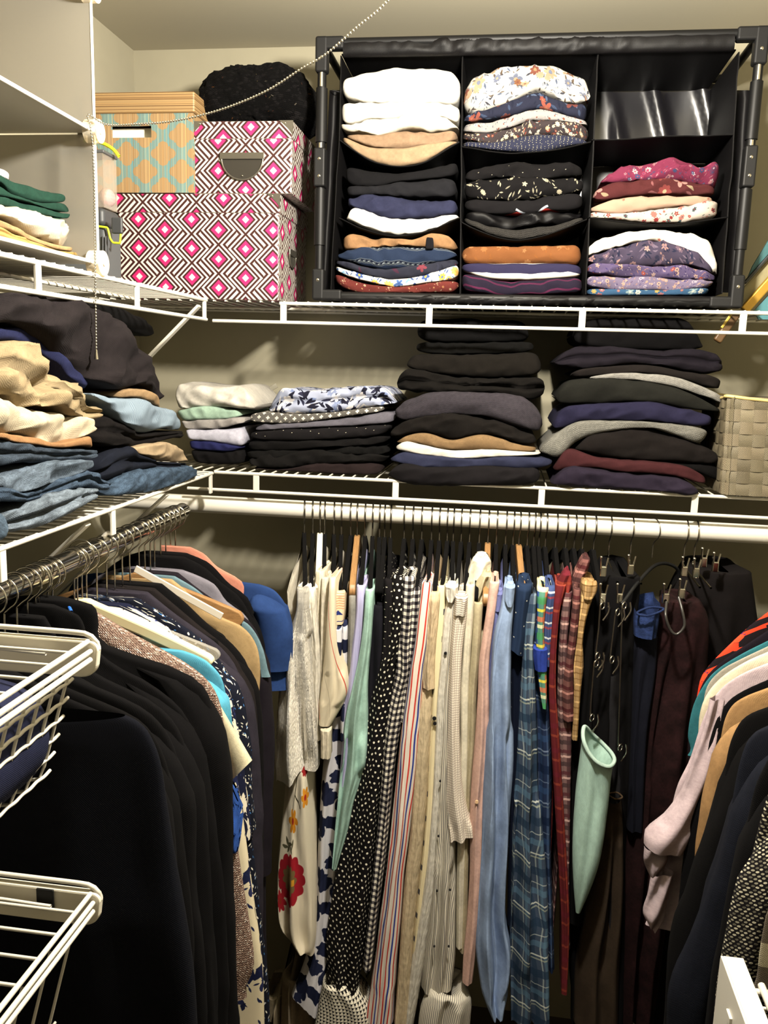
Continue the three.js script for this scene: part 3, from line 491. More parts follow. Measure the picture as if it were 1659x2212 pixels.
// organizer, row by row
const C1 = { v: 0.278, depth: 0.2 };
const org = [
  ['folded_sweater', 'thick white folded top, uppermost in the top left cubby', cloth('#f2ede2'), '734 172;770 158;805 146;856 139;925 141;970 147;995 155', '740 213;800 216;900 217;994 218', { wr: 1.2, layers: 2 }],
  ['folded_sweater', 'white folded top second in the top left cubby, its left corner drooping', cloth('#efe9dc'), '732 217;800 216;900 217;994 219', '734 262;762 263;805 252;910 247;955 249;990 268', { wr: 1.4 }],
  ['folded_shirt', 'ivory folded shirt with creases, third from top in top left cubby', cloth('#e3d9c2'), '731 262;762 266;805 254;910 249;955 251;990 270', '734 276;780 286;811 290;871 279;949 282;990 274', { wr: 1.8 }],
  ['folded_shirt', 'tan folded top above the beige one in the top left cubby', cloth('#c9a27c'), '744 288;811 291;871 281;949 284;987 277', '747 296;796 314;865 319;931 309;986 300', {}],
  ['folded_shirt', 'pale peach beige folded top, lowest in the top left cubby', cloth('#dcb78a'), '736 292;796 315;865 320;931 311;988 301', '738 306;787 336;829 352;871 355;920 345;988 305', { wr: 0.7 }],
  ['folded_shirt', 'cream blouse printed with brown flowers, uppermost in top middle cubby', P('creamFloral'), '1000 186;1025 166;1052 152;1100 143;1165 140;1203 140;1265 165;1277 185', '1001 244;1052 236;1142 203;1171 198;1228 218;1277 216', { wr: 2, layers: 2 }],
  ['folded_shirt', 'navy blouse with red flowers, second in the top middle cubby', P('navyRed'), '1001 245;1052 237;1142 204;1171 199;1228 219;1272 220', '1001 262;1067 257;1160 234;1187 238;1268 257', { wr: 1.5 }],
  ['folded_shirt', 'grey paisley blouse folded in the middle of the top middle cubby', P('paisleyGrey'), '1000 263;1067 258;1160 236;1187 240;1271 258', '999 282;1082 279;1140 261;1212 260;1272 268', { wr: 1.4 }],
  ['folded_shirt', 'red and cream patterned blouse, second from bottom in top middle cubby', P('redCream'), '999 282;1082 280;1140 262;1212 262;1273 269', '999 300;1058 306;1160 288;1234 291;1273 302', { wr: 1.6 }],
  ['folded_shirt', 'navy top stitched with cream dashes, lowest in the top middle cubby', P('navyStitch'), '999 301;1058 307;1160 290;1234 292;1273 303', '999 314;1082 324;1160 327;1203 319;1273 306', { wr: 0.6 }],
  ['folded_shirt', 'black folded top directly under the sagging shelf of the peach beige top', cloth('#19181c'), '742 352;800 366;868 372;930 364;990 346', '744 396;800 402;868 392;985 380', {}],
  ['folded_shirt', 'charcoal folded top above the navy one in the middle left cubby', cloth('#26262c'), '744 398;800 403;868 393;985 382', '747 424;800 420;865 424;985 426', { wr: 0.8 }],
  ['folded_shirt', 'navy folded top resting on a white one in the middle left cubby', cloth('#272a45'), '747 425;800 421;865 425;920 428;985 427', '747 446;800 461;829 471;865 474;931 466;988 459', { wr: 1.5 }],
  ['folded_shirt', 'bright white folded top, lowest in the middle left cubby', cloth('#e9e5de'), '746 466;764 449;800 460;829 472;865 475;931 467;988 460', '743 472;805 498;865 507;931 494;991 470', { wr: 1.5 }],
  ['folded_shirt', 'black top with faint pale flecks, uppermost in the centre cubby', printed(FT.pinDots), '1006 366;1080 352;1160 348;1260 360', '1002 388;1080 380;1160 384;1260 380', { wr: 1.6 }],
  ['folded_shirt', 'black top with cream embroidery in the centre cubby', P('embroid'), '1002 389;1080 381;1160 385;1262 381', '1002 424;1080 430;1140 431;1190 421;1262 412', { wr: 1.6 }],
  ['folded_shirt', 'black top with red and grey wing shapes in the centre cubby', P('butterfly'), '1002 425;1080 431;1140 432;1190 422;1262 414', '1003 453;1080 460;1140 461;1260 449', { wr: 1 }],
  ['folded_shirt', 'shiny black satin top near the bottom of the centre cubby', cloth('#151417', { rough: 0.45 }), '1004 455;1080 461;1140 462;1260 451', '1006 478;1060 488;1120 492;1190 484;1258 464', { wr: 2.2 }],
  ['folded_sweater', 'dark grey knit with a pale braid, lowest in the centre cubby', knit('#4a4744'), '1000 466;1060 489;1120 493;1190 485;1262 466', '1003 480;1060 505;1115 515;1180 505;1262 475', {}],
  ['folded_shirt', 'magenta flowered blouse, uppermost in the middle right cubby', P('magenta'), '1300 382;1345 357;1400 348;1450 342;1485 352;1510 368;1545 352;1561 362', '1302 392;1360 390;1420 386;1480 388;1554 402', { wr: 2.4 }],
  ['folded_shirt', 'maroon blouse with tan flowers in the middle right cubby', P('maroonFl'), '1286 406;1330 392;1400 388;1480 390;1550 405', '1282 432;1350 426;1420 420;1545 422', { wr: 1.6 }],
  ['folded_shirt', 'peach blouse with brown sprigs in the middle right cubby', P('peachSprig'), '1275 446;1330 430;1420 422;1480 422;1545 424', '1276 454;1320 461;1420 451;1480 442;1546 441', { wr: 1 }],
  ['folded_shirt', 'cream and red flowered blouse, lowest in the middle right cubby', P('whiteRedFl'), '1274 456;1320 462;1420 452;1480 443;1556 425', '1274 470;1340 475;1450 480;1557 468', { wr: 1.2 }],
  ['folded_shirt', 'peach orange folded top with a dark strap, uppermost in bottom left cubby', cloth('#d09a63'), '736 505;770 503;811 512;889 519;940 508;985 518', '738 541;805 534;901 532;987 540', { wr: 2 }],
  ['folded_shirt', 'blue folded top with a braided trim edge in the bottom left cubby', P('trimNavy'), '725 549;770 538;805 534;860 531;930 532;984 540', '725 556;793 576;847 579;931 567;986 554', { wr: 1.2 }],
  ['folded_shirt', 'navy and maroon flowered top in the bottom left cubby', P('maroonNavy'), '723 561;793 577;847 580;931 568;988 556', '722 570;790 593;841 601;916 594;988 574', { wr: 1.2 }],
  ['folded_shirt', 'white top with orange and blue flowers in the bottom left cubby', P('orangeBlue'), '720 570;790 594;841 602;916 595;989 560', '720 582;781 606;853 618;931 610;991 602', { wr: 1.3 }],
  ['folded_shirt', 'brick red top with cream sprigs, lowest in the bottom left cubby', P('redSprig'), '717 585;781 608;853 620;931 612;991 604', '722 612;760 627;811 632;976 631;990 624', { wr: 1 }],
  ['folded_sweater', 'burnt orange folded top, uppermost in the bottom middle cubby', P('orangeJac'), '997 528;1030 530;1100 532;1180 530;1256 525', '996 567;1060 568;1150 567;1258 571', { wr: 0.8 }],
  ['folded_shirt', 'navy top with white and orange stripes in the bottom middle cubby', P('stripeCream'), '997 568;1060 569;1150 568;1257 572', '996 584;1060 601;1130 604;1258 597', { wr: 0.6 }],
  ['folded_shirt', 'dark plum striped top, lowest in the bottom middle cubby', P('stripePurple'), '996 586;1060 602;1130 605;1259 598', '997 630;1060 634;1160 635;1260 634', { wr: 0.8 }],
  ['folded_shirt', 'off-white blouse with tiny red sprigs, uppermost in bottom right cubby', P('whiteSprig'), '1268 532;1310 508;1400 499;1470 498;1520 508;1550 535;1556 580', '1270 560;1330 535;1400 520;1470 535;1540 590;1554 596', { wr: 2.2 }],
  ['folded_shirt', 'navy and pink patterned blouse in the bottom right cubby', P('navyPink'), '1270 555;1320 532;1380 517;1440 522;1500 545;1546 584', '1269 568;1340 573;1400 573;1480 570;1546 592', { wr: 2.2 }],
  ['folded_shirt', 'purple blouse with coral flowers in the bottom right cubby', P('purpleFl'), '1269 570;1340 574;1400 574;1480 572;1552 592', '1268 592;1340 595;1420 596;1552 604', { wr: 1.6 }],
  ['folded_shirt', 'lilac flowered blouse second from bottom in the bottom right cubby', P('lilacFl'), '1268 594;1340 596;1420 597;1552 605', '1268 618;1340 624;1420 626;1535 620', { wr: 1.4 }],
  ['folded_shirt', 'blue flowered top, lowest in the bottom right cubby', P('blueFl'), '1268 621;1340 625;1420 627;1540 621', '1270 637;1340 638;1420 638;1530 637', { wr: 0.6 }],
];
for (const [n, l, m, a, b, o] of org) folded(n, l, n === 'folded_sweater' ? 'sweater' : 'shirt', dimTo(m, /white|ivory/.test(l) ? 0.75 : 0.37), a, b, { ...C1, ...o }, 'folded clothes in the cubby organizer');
{ // dark strap on the peach top
  const p = atZ(928, 525, 0.284); single('strap', box(p.x - 0.008, p.x + 0.008, p.y - 0.012, p.y + 0.013, 0.272, 0.2855, 0.004), cloth('#16151a'), 'short black strap across the peach orange folded top', 'strap');
}

// lower back shelf: four stacks
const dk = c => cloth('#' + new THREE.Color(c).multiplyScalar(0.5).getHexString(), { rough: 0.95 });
const back = [
  ['white folded towel-like shirt, uppermost of the leftmost pile on the lower back shelf', cloth('#e6dfd2'), '371 822;420 832;480 835;515 833;548 866', '372 885;454 878;509 886;548 889', { v: 0.262, wr: 2 }],
  ['pale mint folded shirt under the white one on the lower back shelf', cloth('#a9cbb4'), '372 886;454 879;509 886;520 892', '388 909;486 905;520 899', { v: 0.262 }],
  ['light grey folded shirt between the mint and lavender ones', cloth('#a59f9c'), '385 910;486 906;529 901', '394 927;470 927;530 915', { v: 0.262, wr: 1.6 }],
  ['lavender white folded shirt above the royal blue one', cloth('#c9c8dc'), '394 928;470 927;523 922', '402 951;454 954;525 966', { v: 0.266, wr: 0.8 }],
  ['royal blue folded shirt in the leftmost pile of the lower back shelf', cloth('#23275c'), '402 952;454 955;522 967', '408 971;486 976;512 973', { v: 0.262 }],
  ['black folded shirt, lowest of the leftmost pile on the lower back shelf', dk('#1c191b'), '406 972;486 977;523 974', '416 1000;470 1003;523 1005', { v: 0.262 }],
  ['pale blue flowered blouse, uppermost of the second pile on the lower back shelf', P('iceFloral'), '572 880;587 856;610 839;666 843;779 836;828 840;853 864', '574 889;633 894;731 889;800 880;852 876', { v: 0.262, wr: 2.2, layers: 2 }],
  ['grey and white cross patterned folded shirt under the flowered blouse', P('cross'), '536 893;574 890;633 895;731 890;828 876', '533 913;633 914;731 902;828 889', { v: 0.27, wr: 0.6 }],
  ['slate grey folded shirt under the cross patterned one', cloth('#676470'), '560 912;633 915;731 903;800 894;850 886', '538 932;633 927;731 922;853 915', { v: 0.266, wr: 0.8 }],
  ['black folded shirt with tiny pale dots in the second pile', P('pinDots'), '536 933;633 928;731 923;850 916', '534 948;633 953;731 948;830 941', { v: 0.27, wr: 0.8 }],
  ['black folded shirt below the dotted one in the second pile', dk('#1a1819'), '532 950;633 954;731 949;838 942', '528 974;633 972;731 966;832 960', { v: 0.266, wr: 1.2 }],
  ['black folded shirt third from the bottom of the second pile', dk('#191718'), '528 976;633 973;731 967;840 962', '527 990;600 996;731 984;842 982', { v: 0.262, wr: 1.4 }],
  ['rumpled black folded shirt above the dark plum brown one', dk('#1d1a1a'), '530 992;600 980;666 975;760 985;840 984', '538 1010;600 1013;731 1003;828 1000', { v: 0.27, wr: 2.4 }],
  ['dark plum brown folded shirt, lowest of the second pile', dk('#3a2b2d'), '545 1012;610 1014;700 1002;760 1002;826 999', '542 1013;617 1017;731 1026;822 1029', { v: 0.272, wr: 1.4 }],
  ['black folded sweater reaching up under the upper shelf, topmost of the tall dark pile', dk('#141213'), '901 690;960 686;1060 690;1134 689', '898 736;1000 740;1148 734', { v: 0.22 }],
  ['black folded sweater second in the tall dark pile', dk('#151312'), '898 737;1000 741;1150 735', '896 761;997 766;1156 757', { v: 0.23 }],
  ['dark olive brown folded sweater third in the tall dark pile', dk('#231e19'), '888 763;997 767;1100 764;1162 757', '870 797;985 812;1073 817;1175 810', { v: 0.25, wr: 1 }],
  ['thick black brown folded sweater above the charcoal grey one', dk('#1a1614'), '856 812;880 800;985 813;1073 818;1178 812', '853 846;934 848;1048 850;1136 859;1178 862', { v: 0.27, wr: 2, layers: 2 }],
  ['charcoal grey folded sweater with rounded right end in the tall dark pile', knit('#403b43', { bs: 0.0003 }), '849 880;878 864;934 850;1048 850;1124 858;1160 880;1177 905', '851 905;880 908;972 896;1048 901;1111 922;1168 936', { v: 0.285, wr: 1.2, ends: 8 }],
  ['black brown folded sweater between the charcoal and camel ones', dk('#211b19'), '846 920;880 909;972 897;1048 902;1111 923;1158 940', '836 950;909 934;977 950;1048 939;1124 960;1158 964', { v: 0.285, wr: 2 }],
  ['camel brown folded sweater above the white one in the tall dark pile', cloth('#8a6c46'), '853 955;880 940;909 935;940 940;977 951;1048 940;1124 961;1158 966', '853 958;896 956;947 968;982 972;1048 971;1159 977', { v: 0.287, wr: 0.8 }],
  ['white folded shirt in the lower part of the tall dark pile', cloth('#e9e3d6'), '853 962;875 954;896 957;947 969;982 973;1048 972;1169 979', '852 974;890 980;947 986;1007 991;1098 986;1169 983', { v: 0.292, wr: 1 }],
  ['navy folded jersey under the white shirt in the tall dark pile', cloth('#2b2f4a'), '840 990;871 977;947 987;1007 992;1098 987;1192 990', '840 998;921 1012;1048 1008;1124 1014;1196 1008', { v: 0.3, wr: 1 }],
  ['wide black folded sweater, lowest of the tall dark pile and overhanging the shelf edge', dk('#242024'), '835 1025;853 1008;880 1003;921 1013;1048 1009;1124 1015;1167 1010', '835 1030;870 1045;934 1051;1048 1051;1167 1049', { v: 0.318, wr: 1.2 }],
  ['black folded sweater, topmost of the rightmost pile', dk('#131114'), '1243 695;1300 688;1420 688;1484 692;1516 730', '1240 747;1390 755;1528 755', { v: 0.24 }],
  ['dark aubergine folded sweater under the black one in the rightmost pile', dk('#2a2430'), '1198 776;1225 758;1260 748;1390 756;1500 757;1564 765', '1200 790;1259 798;1390 786;1500 804;1567 813', { v: 0.262, wr: 1.4, layers: 2 }],
  ['brown black folded sweater above the light grey one in the rightmost pile', dk('#2b2523'), '1230 806;1259 799;1390 788;1500 806;1567 815', '1240 818;1296 811;1390 806;1484 821;1558 847', { v: 0.264, wr: 1 }],
  ['light grey folded sweatshirt wedged as a thin slope in the rightmost pile', knit('#9d9a94', { bs: 0.0004 }), '1271 814;1330 807;1390 807;1484 822;1566 856', '1271 818;1375 822;1468 840;1530 858;1565 877', { v: 0.268, wr: 0.8 }],
  ['dark olive grey folded sweater under the light grey sweatshirt', dk('#2d2d27'), '1203 846;1225 824;1271 819;1375 823;1468 841;1561 885', '1205 876;1296 871;1406 871;1484 883;1562 892', { v: 0.28, wr: 1, layers: 1 }],
  ['navy violet folded sweater in the middle of the rightmost pile', cloth('#22203c'), '1193 905;1215 882;1296 872;1406 872;1484 884;1544 900', '1197 934;1225 922;1259 910;1390 911;1537 927', { v: 0.285, wr: 1.4 }],
  ['speckled grey knit sweater curving over the brown black one in the rightmost pile', knit('#8a8880'), '1165 968;1200 938;1253 912;1390 912;1470 918;1541 930', '1170 984;1210 988;1243 956;1303 934;1406 926;1468 944;1515 968', { v: 0.29, wr: 0.8 }],
  ['brown black folded sweater arching under the speckled grey knit', dk('#272120'), '1243 968;1270 943;1303 932;1350 927;1406 928;1468 946;1556 974', '1243 974;1343 993;1453 999;1558 1005', { v: 0.285, wr: 1 }],
  ['black folded sweater above the maroon one at the right', dk('#131112'), '1300 990;1343 994;1453 1000;1558 1006', '1300 996;1406 1006;1484 1014;1560 1045', { v: 0.27 }],
  ['maroon folded sweater second from the bottom of the rightmost pile', cloth('#431c20'), '1196 1008;1218 976;1243 972;1290 989;1406 999;1484 1009;1528 1028', '1198 1022;1281 1011;1343 1021;1453 1030;1531 1052', { v: 0.297, wr: 1 }],
  ['deep purple folded sweater, lowest of the rightmost pile, drooping over the shelf edge', cloth('#271f30'), '1190 1042;1225 1014;1281 1011;1343 1022;1453 1031;1490 1045;1514 1062', '1192 1050;1303 1056;1421 1062;1460 1068;1493 1074;1514 1068', { v: 0.318, wr: 2 }],
];
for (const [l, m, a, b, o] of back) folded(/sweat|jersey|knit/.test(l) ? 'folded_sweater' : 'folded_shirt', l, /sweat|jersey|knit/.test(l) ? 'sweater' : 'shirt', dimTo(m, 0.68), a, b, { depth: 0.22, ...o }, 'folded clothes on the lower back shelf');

// lower left shelf, facing right
const LS = { ax: 'x', depth: 0.25 };
const left = [
  ['folded_trousers', 'rumpled khaki folded trousers on top of the front left pile', cloth('#a9936c'), '-60 742;0 736;58 744;116 776;153 826;197 852;236 892', '-60 850;0 852;87 882;162 893;215 908;236 900', { v: 0.31, wr: 3.4, layers: 2 }],
  ['folded_trousers', 'cream folded trousers under the khaki ones', cloth('#d6c6a6'), '-60 856;0 858;87 884;162 896;205 910;216 925', '-60 925;0 931;72 942;127 956;180 948;215 934', { v: 0.31, wr: 2.6, layers: 1 }],
  ['folded_trousers', 'tan orange folded trousers between the cream pair and the jeans', cloth('#a8794a'), '-60 930;0 934;72 944;127 958;216 936', '-60 936;0 944;58 958;130 967;200 964;221 978', { v: 0.312, wr: 1 }],
  ['folded_jeans', 'dark blue folded jeans, uppermost of the denim in the front left pile', den('#465465'), '-60 945;8 950;58 960;130 969;222 972', '-60 1005;9 1006;64 1000;145 994;221 992', { v: 0.312, wr: 1.6, layers: 2 }],
  ['folded_jeans', 'faded blue folded jeans second in the denim of the front left pile', den('#74869a'), '-60 1040;6 1035;40 1015;100 1002;145 996;216 994', '-60 1055;6 1052;58 1066;116 1046;216 1010', { v: 0.316, wr: 2.2, layers: 1 }],
  ['folded_jeans', 'mid blue folded jeans curling over at the right in the front left pile', den('#4a607a'), '-60 1058;6 1056;58 1067;116 1046;200 1012;244 1042', '-60 1090;0 1087;72 1081;145 1061;203 1052;247 1070', { v: 0.318, wr: 2, layers: 2 }],
  ['folded_jeans', 'pale blue folded jeans, lowest of the front left pile', den('#8797a8'), '10 1122;43 1098;87 1084;145 1063;203 1054;232 1060', '20 1149;81 1143;145 1120;190 1092;232 1068', { v: 0.322, wr: 2, layers: 2 }],
  ['folded_jeans', 'rolled blue jeans end at the left edge beside the lowest pair', den('#647c94'), '-60 1100;0 1104;20 1112;32 1140', '-60 1180;0 1174;20 1166;32 1146', { v: 0.324, wr: 1.4 }],
  ['folded_trousers', 'large charcoal trousers draped over the rear left pile', cloth('#221c1e'), '-60 640;30 640;150 646;250 676;310 732;350 780;370 832', '-60 720;40 700;130 752;205 822;240 848;320 838;369 884', { v: 0.3, wr: 3, depth: 0.24 }],
  ['folded_trousers', 'royal blue folded trousers showing between the khaki and the charcoal ones', cloth('#20254c'), '-60 702;0 708;60 712;110 745;160 792;205 828', '-60 735;0 734;58 742;116 774;153 822;200 846', { v: 0.285, wr: 1 }],
  ['cap', 'black soft cap lying behind the charcoal trousers', dk('#121113'), '180 640;240 652;290 678;330 695;346 716', '180 670;240 690;300 722;330 726;346 722', { v: 0.2, depth: 0.12 }],
  ['folded_trousers', 'small tan fold between charcoal trousers and striped denim', cloth('#a3835a'), '262 846;300 838;335 852;356 880', '262 860;300 858;335 872;356 884', { v: 0.3, wr: 0.8 }],
  ['folded_jeans', 'pale striped denim shirt folded in the rear left pile', cloth('#c9d2da', { map: FT.pinstripe }), '203 848;250 860;305 860;345 874;380 892;404 925', '205 856;250 884;290 925;330 932;365 928;404 930', { v: 0.31, wr: 1.6, layers: 1 }],
  ['folded_trousers', 'brown black folded trousers under the striped denim shirt', dk('#1d1717'), '210 896;250 900;290 927;330 934;400 932', '215 962;260 966;330 958;395 945;404 956', { v: 0.3, wr: 1.6, layers: 2 }],
  ['folded_trousers', 'sand coloured folded trousers in the lower rear left pile', cloth('#b59c78'), '288 966;330 960;365 958;395 970;412 994', '290 970;330 990;370 997;413 998', { v: 0.306, wr: 1.4 }],
  ['folded_jeans', 'very dark navy folded jeans above the blue pair in the rear left pile', cloth('#131826'), '218 1000;260 974;290 968;330 992;370 999;414 1000', '222 1046;270 1030;330 1012;380 1012;415 1006', { v: 0.302, wr: 1.4, layers: 2 }],
  ['folded_jeans', 'blue folded jeans, lowest of the rear left pile', den('#4f6884'), '248 1052;280 1028;320 1013;380 1010;420 1006;440 1020', '246 1076;290 1070;330 1064;390 1047;440 1026', { v: 0.318, wr: 1.8, layers: 1 }],
];
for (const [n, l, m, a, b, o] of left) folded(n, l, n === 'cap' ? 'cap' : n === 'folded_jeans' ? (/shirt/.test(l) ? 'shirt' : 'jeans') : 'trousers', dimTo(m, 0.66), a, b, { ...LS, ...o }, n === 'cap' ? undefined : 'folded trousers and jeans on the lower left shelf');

// in the clear cube
const green = cloth('#153c2f', { rough: 0.95 });
const cube = [
  ['white cloth corner at the left edge above the green knits', cloth('#e4e0e6'), '-60 350;0 364;14 372;24 388', '-60 378;0 380;12 386;24 392', {}],
  ['dark green folded knit, uppermost in the clear cube', green, '-60 380;0 377;58 398;110 412;160 422', '-60 400;0 393;29 418;87 437;156 437', {}],
  ['dark green folded knit, second in the clear cube', green, '-60 404;0 398;29 420;87 438;156 439;166 452', '-60 424;0 422;43 432;116 453;166 461', {}],
  ['dark green folded knit, third in the clear cube', green, '-60 428;0 425;43 435;116 455;164 464', '-60 442;6 444;87 464;162 474', {}],
  ['thin dark green fold, lowest of the green ones in the clear cube', green, '-60 446;6 447;87 466;158 476', '-60 450;6 452;87 474;156 484', {}],
  ['ivory top wrapped in clear plastic in the clear cube', cloth('#e6d8bc', { rough: 0.35, clearcoat: 0.8, clearcoatRoughness: 0.2 }), '-60 440;0 447;58 458;116 476;150 486;173 506', '-60 480;0 470;58 500;116 526;168 531', { wr: 2.6, layers: 1 }],
  ['tan fold under the plastic wrapped top in the clear cube', cloth('#b08d5c'), '-60 475;0 476;58 503;116 528;174 536', '-60 490;0 490;58 514;116 537;174 545', {}],
  ['mustard folded sweater, lowest in the clear cube', cloth('#c49a4c'), '-60 488;0 488;58 515;116 538;182 548', '-60 510;0 509;43 525;116 542;183 556', { layers: 2 }],
];
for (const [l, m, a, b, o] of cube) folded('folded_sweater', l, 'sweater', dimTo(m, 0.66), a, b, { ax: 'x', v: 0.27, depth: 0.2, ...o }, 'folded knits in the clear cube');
// ---------- hangers ----------
function hookGeo(h, R, w = 0.0012) {
  const p = [V(0, 0, 0), V(0, h - R - 0.012, 0), V(0.003, h - R - 0.004, 0)];
  for (let a = -62; a <= 205; a += 16) p.push(V(Math.cos(a * Math.PI / 180) * R, h + Math.sin(a * Math.PI / 180) * R, 0));
  return tube(p, w, 60, 7);
}
function armsGeo(th, drop = 0.062, w = 0.018, L = 0.205) {
  const s = new THREE.Shape(); s.moveTo(-0.009, 0.006); s.lineTo(0.009, 0.006);
  s.bezierCurveTo(0.03, -0.004, L * 0.5, -drop * 0.35, L, -drop); s.quadraticCurveTo(L + 0.012, -drop - w * 0.6, L - 0.002, -drop - w);
  s.bezierCurveTo(L * 0.5, -drop * 0.35 - w * 1.15, 0.04, -w * 1.3, 0, -w * 1.15);
  s.bezierCurveTo(-0.04, -w * 1.3, -L * 0.5, -drop * 0.35 - w * 1.15, -L + 0.002, -drop - w); s.quadraticCurveTo(-L - 0.012, -drop - w * 0.6, -L, -drop);
  s.bezierCurveTo(-L * 0.5, -drop * 0.35, -0.03, -0.004, -0.009, 0.006);
  return new THREE.ExtrudeGeometry(s, { depth: th, bevelEnabled: true, bevelThickness: th * 0.25, bevelSize: th * 0.25, bevelSegments: 2, curveSegments: 14 }).translate(0, 0, -th / 2);
}
const hookBack = hookGeo(0.058, 0.0228, 0.0018), hookSide = hookGeo(0.081, 0.021, 0.0014), hookLong = hookGeo(0.095, 0.021, 0.0014);
const armKinds = {
  velvet: [armsGeo(0.0058, 0.054, 0.018, 0.178), M.velvet, 'black velvet hanger'], wood: [armsGeo(0.0085, 0.056, 0.022, 0.182), M.wood, 'light wooden hanger'],
  white: [armsGeo(0.0085, 0.056, 0.014, 0.18), std('#e9e2cf', 0.4), 'white plastic hanger'], cream: [armsGeo(0.011, 0.07, 0.0125, 0.2), M.cream, 'cream plastic hanger'],
  creamSmall: [armsGeo(0.009, 0.04, 0.009, 0.1), M.cream, 'cream plastic hanger'],
  clear: [armsGeo(0.006, 0.058, 0.016), new THREE.MeshPhysicalMaterial({ color: '#f2efe8', roughness: 0.15, transmission: 0.8, thickness: 0, side: THREE.DoubleSide }), 'clear plastic hanger'],
};
armKinds.velvetS = [armsGeo(0.0058, 0.07, 0.016, 0.165), M.velvet, 'black velvet hanger'];
const hangerProto = {};
function hanger(kind, side, pos, turn, holds) {
  if (side && kind === 'velvet') { kind = 'velvetS'; pos.y -= 0.014; }
  const key = kind + side, [arms, mat, look] = armKinds[kind];
  let g;
  if (!hangerProto[key]) { g = hangerProto[key] = new THREE.Group(); part('hook', kind === 'velvetS' ? hookLong : side ? hookSide : hookBack, side ? M.chrome : M.wire, g); part('arms', arms, mat, g); }
  else g = hangerProto[key].clone();
  g.name = numbered('clothes_hanger'); tagged(g, look + ' holding the ' + (holds.split(' ').length > 11 ? holds.replace(/(, | with | on a cream | and a small | in long ).*/, '') : holds), 'hanger', side ? 'hangers on the chrome rod' : 'hangers on the white rod');
  g.position.copy(pos); g.rotation.y = turn; scene.add(g); shade(g); return g;
}

// ---------- garments on the white rod, seen edge on ----------
let gs = 100;
function edgeGeo(spec, { zf = 0.47, depth = 0.09, fold = 1, hem = 0, hemR = 0, topOpen = false, tilt = 0, gape = 0, n = 44, fit = false, round = 0.034, swing = 0 } = {}) {
  const R = rows(spec), f = rowAt(R), y0 = R[0][0], y1 = R[R.length - 1][0], sd = gs += 3.7, NF = 22, grid = [], uv = [];
  const ring = (py, t, shrink, back) => {
    const [xl, xr] = f(py), z = zf - back + swing * t, a = atZ(xl, py, z), b = atZ(xr, py, z), c = a.clone().lerp(b, 0.5), w = (b.x - a.x) * shrink, rz = Math.min(w * 0.75, round), pts = [], us = [];
    const hemY = Math.pow(clamp((t - 0.55) / 0.45, 0, 1), 1.3), grow = clamp(t * 5, 0.15, 1) * fold;
    for (let k = 0; k <= NF; k++) {
      const ph = Math.PI * k / NF, s = -Math.cos(ph); let x = c.x + s * w / 2, zz = z - rz + rz * Math.pow(Math.sin(ph), 0.7);
      const q = n3(s * 2.2 + sd, c.y * 3.2, sd), q2 = Math.sin(s * (w > 0.05 ? 7 : 4.4) + sd + 2.2 * n3(c.y * 4, sd, 1)), q3 = n3(s * 9 + sd, c.y * 16 + s * 5, sd * 2);
      zz += grow * Math.min(w, 0.07) * (0.1 * q2 + 0.14 * q + 0.06 * q3) * Math.sin(ph); x += grow * w * 0.03 * q2;
      let y = c.y - (0.5 + 0.5 * s) * hemR * hemY - (0.5 - 0.5 * s) * hem * hemY;
      if (topOpen) y += (-(s) * tilt - Math.sin(ph) * gape) * clamp(1 - t * 6, 0, 1);
      pts.push(V(x, y, zz));
    }
    const bw = w * 0.8, zb = z - depth;
    for (const [s, dz] of [[0.5, 0.5], [0.5, 0.92], [0, 1], [-0.5, 0.92], [-0.5, 0.5]]) { let y = c.y - (0.5 + s) * hemR * hemY - (0.5 - s) * hem * hemY; if (topOpen) y += (-2 * s * tilt + gape * (dz > 0.9 ? 1 : 0.3)) * clamp(1 - t * 6, 0, 1); pts.push(V(c.x + s * bw, y, lerp(z - rz, zb, dz))); }
    pts.push(pts[0].clone());
    let L = 0; pts.forEach((p, k) => { if (k) L += p.distanceTo(pts[k - 1]); us.push(L); }); const mid = us[NF / 2];
    grid.push(pts); uv.push(us.map((u, k) => [fit ? clamp(k / NF, 0, 1) : u - mid, fit ? 1 - t : c.y]));
  };
  if (!topOpen) { ring(y0 + 1, 0, 0.15, 0.05); ring(y0, 0, 0.55, 0.028); ring(y0 + 2, 0, 0.85, 0.01); }
  for (let i = 0; i <= n; i++) ring(lerp(y0 + (topOpen ? 0 : 6), y1, i / n), i / n, 1, topOpen ? 0 : 0.006 * Math.max(0, 1 - i / 3));
  return gridGeo(grid, (i, j) => uv[i][j], true);
}
function bodyGeo(xa, xb, yTop, yBot, th = 0.0075, z0 = 0.085, z1 = 0.425) {       // flat body behind its front edge
  const grid = [], sd = gs += 1.3;
  for (let i = 0; i <= 20; i++) {
    const t = i / 20, y = lerp(yTop, yBot, t), half = lerp(0.07, (z1 - z0) / 2, Math.min(1, Math.pow(i / 3, 0.8))), zc = lerp(ROD.z, (z0 + z1) / 2, Math.min(1, i / 3)), pts = [];
    for (let k = 0; k <= 24; k++) { const a = k / 24 * 6.2832, u = Math.cos(a), x = lerp(xa, xb, clamp(t * 1.2, 0, 1)) + Math.sin(a) * th * (i ? 1 : 0.4) + 0.003 * n3(y * 6, u * 3, sd) * t; pts.push(V(x, y - (i < 3 ? Math.abs(u) * 0.03 * (1 - i / 3) : 0), zc + u * half)); }
    grid.push(pts);
  }
  return gridGeo(grid, (i, j) => [j * 0.03, grid[i][0].y], true);
}
const NECK = 1.342;
